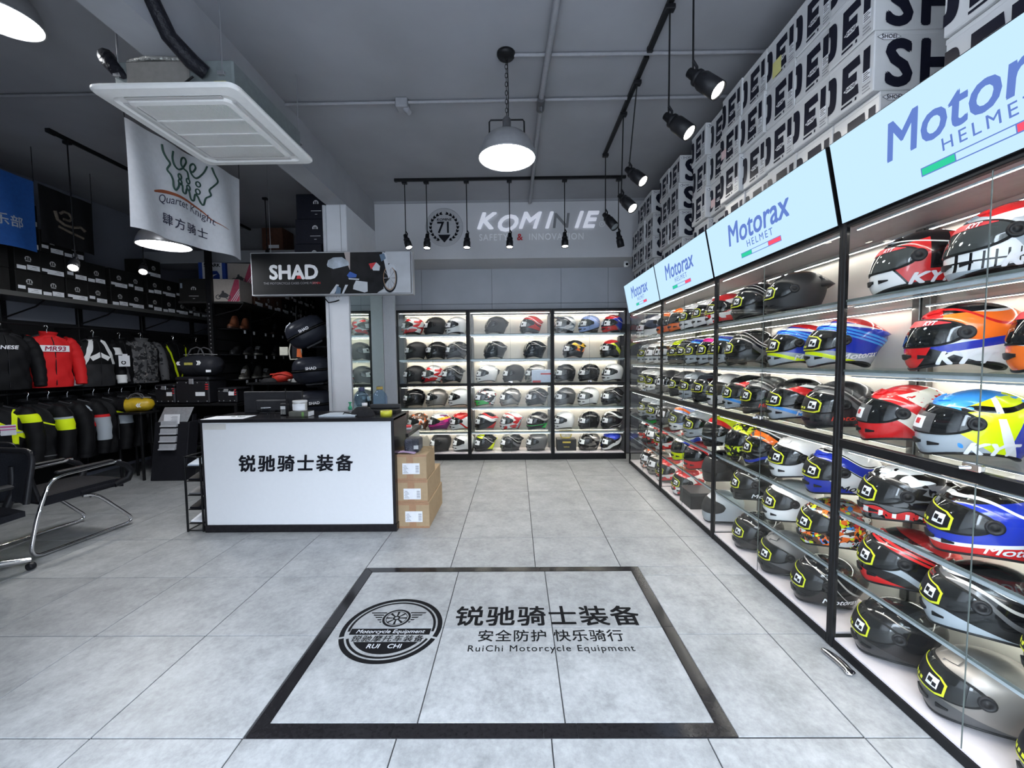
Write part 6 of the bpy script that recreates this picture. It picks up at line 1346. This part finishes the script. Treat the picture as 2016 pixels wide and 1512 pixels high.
# ============================================================ flags
def flag(name,label,A,B,z0,z1,m,wave,nz=.0,sag=.0):
    A=Vector(A);B=Vector(B); d=(B-A); L=d.length; d/=L; n=Vector((d.y,-d.x,0))
    def C(x,z,o=0.):   # x 0..L along, z 0..1 height fraction from the bottom
        u=x/L; o2=wave*(math.sin(u*9+.6)+.6*math.sin(u*17+z*2))*(1-.35*z)+o; zz=z0+(z1-z0)*z-sag*math.sin(PI*u)*(1-z)*.4
        p=A+d*x+n*o2; return (p.x,p.y,zz)
    t=thing(name,label,'flag',(0,0,0)); me=MB().grid(lambda u,v:C(u*L,v),40,16,0); me.grid(lambda u,v:C(u*L,v,-.003),40,16,0); obj('cloth',me,m,t); return t,C,L
FWH=mat('flag_white',(.62,.63,.66),.8,var=.04)
t,C,L=flag('shop_flag','white club flag with green and brown drawing under the air conditioner',(-2.93,3.16,0),(-2.76,4.22,0),2.50,3.30,FWH,.034)
H=.80
def smooth(pts,n=5):
    out=[]
    for i in range(len(pts)-1):
        p0=pts[max(0,i-1)];p1=pts[i];p2=pts[i+1];p3=pts[min(len(pts)-1,i+2)]
        for k in range(n):
            q=k/n; out.append(tuple(.5*((2*p1[j])+(-p0[j]+p2[j])*q+(2*p0[j]-5*p1[j]+4*p2[j]-p3[j])*q*q+(-p0[j]+3*p1[j]-3*p2[j]+p3[j])*q**3) for j in (0,1)))
    return out+[pts[-1]]
def onflag(pts,r,m,name): obj(name,MB().tube([C(x,z/H,.004) for x,z in smooth(pts)],r,6),m,t)
GRN=mat('flag_green',(.02,.06,.045),.7); BRW=mat('flag_brown',(.30,.075,.03),.7)
onflag([(.289,.749),(.297,.698),(.324,.656),(.353,.624),(.326,.567),(.357,.536),(.374,.497),(.378,.449),(.398,.428),(.425,.468),(.434,.5),(.466,.494),(.468,.444),(.499,.439),(.517,.486),(.542,.473),(.555,.417),(.584,.411),(.601,.471),(.622,.46),(.644,.414),(.666,.402),(.683,.466),(.72,.505),(.711,.551),(.749,.604),(.781,.655),(.755,.707),(.735,.761)],.0075,GRN,'drawn_line')
onflag([(.388,.742),(.377,.681),(.393,.631),(.434,.615),(.486,.65),(.528,.716),(.512,.748),(.48,.724),(.469,.673),(.501,.649),(.536,.637),(.546,.581)],.0075,GRN,'drawn_line')
onflag([(.564,.668),(.585,.658),(.612,.706),(.595,.734),(.566,.702),(.571,.647),(.615,.618),(.668,.682),(.698,.756)],.0075,GRN,'drawn_line')
for cx_,cz_ in ((.445,.56),(.445,.513),(.537,.561),(.536,.503),(.628,.57),(.624,.505)):
    obj('drawn_ring',MB().tube([C(cx_+.018*math.cos(2*PI*k/14),(cz_+.022*math.sin(2*PI*k/14))/H,.004) for k in range(14)],.006,6,closed=True),GRN,t)
ap=smooth([(.201,.343),(.296,.376),(.416,.388),(.542,.377),(.648,.342),(.73,.282),(.788,.262),(.863,.234)],4); N=len(ap)-1
m=MB(); vs=[C(ap[i][0],(ap[i][1]+s*.016*(1-.9*i/N)*min(1,.4+i/6))/H,.004) for i in range(N+1) for s in (-1,1)]; m.add(vs,[[2*i,2*i+1,2*i+3,2*i+2] for i in range(N)]); obj('drawn_arc',m,BRW,t)
v,f=text_mesh('Quartet Knight',size=.095,shear=.15,xs=.86,align='LEFT'); obj('lettering',MB().add([C(.24+x,(y_+.272+.05*math.sin(min(PI,x*5))-.24*max(0,x-.15)**1.3)/H,.005) for x,y_,_ in v],f),mat('flag_navy',(.03,.03,.06),.7),t)
v,f=text_mesh('肆方骑士',size=.098,bold=.012,sp=1.22,align='LEFT'); obj('lettering',MB().add([C(.27+x,(y_+.125-.05*x)/H,.005+q) for x,y_,q in v],f),mat('flag_navy'),t)
obj('cord',MB().tube([C(0,1.0),(-2.93,3.16,CZ)],.003,5),BLACK,t); obj('cord',MB().tube([C(L,1.0),(-2.76,4.22,CZ)],.003,5),BLACK,t)
t,C,L=flag('shop_flag','blue club flag with white lettering at the left edge',(-4.87,3.15,0),(-4.83,4.20,0),2.60,3.30,mat('flag_blue',(.012,.085,.33),.75,var=.1),.018)
v,f=text_mesh('友俱乐部',size=.115,bold=.015,sp=1.05,align='RIGHT'); obj('lettering',MB().add([C(.93+x,(y_+.20)/.70,.004+q) for x,y_,q in v],f),mat('flag_pale',(.40,.43,.48),.7),t)
v,f=text_mesh('州 道 士',size=.06,sp=1.05,align='RIGHT'); obj('lettering',MB().add([C(.72+x,(y_+.33)/.70,.004) for x,y_,_ in v],f),mat('flag_pale'),t)
obj('cord',MB().tube([C(L,1.0),(-4.83,4.20,CZ)],.003,5),BLACK,t)
t,C,L=flag('shop_flag','black club flag with a faint gold crest beside the blue one',(-4.84,4.24,0),(-4.86,4.80,0),2.72,3.30,mat('flag_black',(.010,.010,.011),.8,var=.2),.012)
onflag2=lambda pts,r:obj('crest_line',MB().tube([C(x,z,.004) for x,z in pts],r,6),mat('crest_gold',(.13,.105,.08),.7,var=.3,vscale=60),t)
onflag2([(.15,.62),(.17,.48),(.24,.42),(.33,.42),(.40,.46),(.44,.40)],.016); onflag2([(.20,.60),(.24,.66),(.30,.66),(.33,.58),(.30,.52),(.23,.52)],.014); onflag2([(.18,.36),(.28,.32),(.42,.26)],.014)
obj('cord',MB().tube([C(L,1.0),(-4.86,4.80,CZ)],.003,5),BLACK,t)
# ============================================================ left room lamps and high cartons
t=thing('lighting_track','black lighting track on the dark left ceiling','track',(-4.30,4.9,CZ)); obj('rail',MB().bbox(-.017,.017,-1.0,2.2,-.032,0,.003),BLACK,t); obj('feed_box',MB().bbox(-.022,.022,-1.02,-.94,-.036,0,.003),BLKP,t)
spot_lamp((-4.30,4.05,CZ-.032),(-4.30,4.05,2.50),(.45,-.60,-.66),'lit spot lamp before the black cartons, nearer of two','spot lamps in the left room',30,True)
spot_lamp((-4.30,4.80,CZ-.032),(-4.30,4.80,2.62),(.45,-.60,-.66),'lit spot lamp before the black cartons, farther of two','spot lamps in the left room',30,True)
spot_lamp((-3.30,5.55,CZ-.0),(-3.30,5.55,2.95),(.1,-.1,-1),'unlit hanging spot lamp left of the column','spot lamps in the left room',0,False); spot_lamp((-2.92,6.0,CZ),(-2.92,6.0,2.95),(.1,.1,-1),'unlit hanging spot lamp behind the long banner','spot lamps in the left room',0,False)
t=thing('helmet_carton','brown carton with white label high on the lintel','box',(-3.72,6.62,3.165),-PI/2); obj('carton',MB().bbox(-.1,.22,-.16,.16,0,.36,.004),BRC,t); obj('price_label',MB().box(.04,.20,.05,.10,.001,.002,T=plane((.22,-.1,0),(0,1,0),(0,0,1),(1,0,0))),PAPER,t)
for k in range(3):
    t=thing('helmet_carton',f'black helmet carton stacked left of the column, {["lowest","middle","uppermost"][k]}','box',(-2.41+.02*k,4.86,2.55+.285*k),0,'black cartons stacked by the column'); obj('carton',MB().bbox(-.16+.0*k,.16,0,.3,0,.283,.004),mat('navy_carton',(.012,.013,.02),.5,var=.15),t); F=plane((.07,-.0008,0),(1,0,0),(0,0,1),(0,-1,0))
    m=MB(); n=18; m.add([F(.0+.032*math.cos(a),.18+.032*math.sin(a)) for a in [(-20+220*i/n)*D for i in range(n+1)]],[list(range(n+1))]); m.box(-.06,.06,.088,.094,0,.0004,T=F); m.box(-.014,.014,.05,.055,0,.0004,T=F)
    for dx in (-.010,.010): m.box(dx-.006,dx+.006,.168,.198,.0006,.0009,1,T=F)
    obj('printed_mark',m,[mat('pale_print2',(.6,.6,.62),.6),mat('navy_carton')],t)
t=thing('carton_shelf','dark bracket shelf carrying cartons left of the column','shelf',(-2.38,5.0,2.52)); obj('board',MB().bbox(-.25,.22,-.15,.2,0,.028,.003),BLACK,t); obj('bracket',MB().tube([(.20,.1,-.2),(-.2,.1,0)],.01,6),BLACK,t)
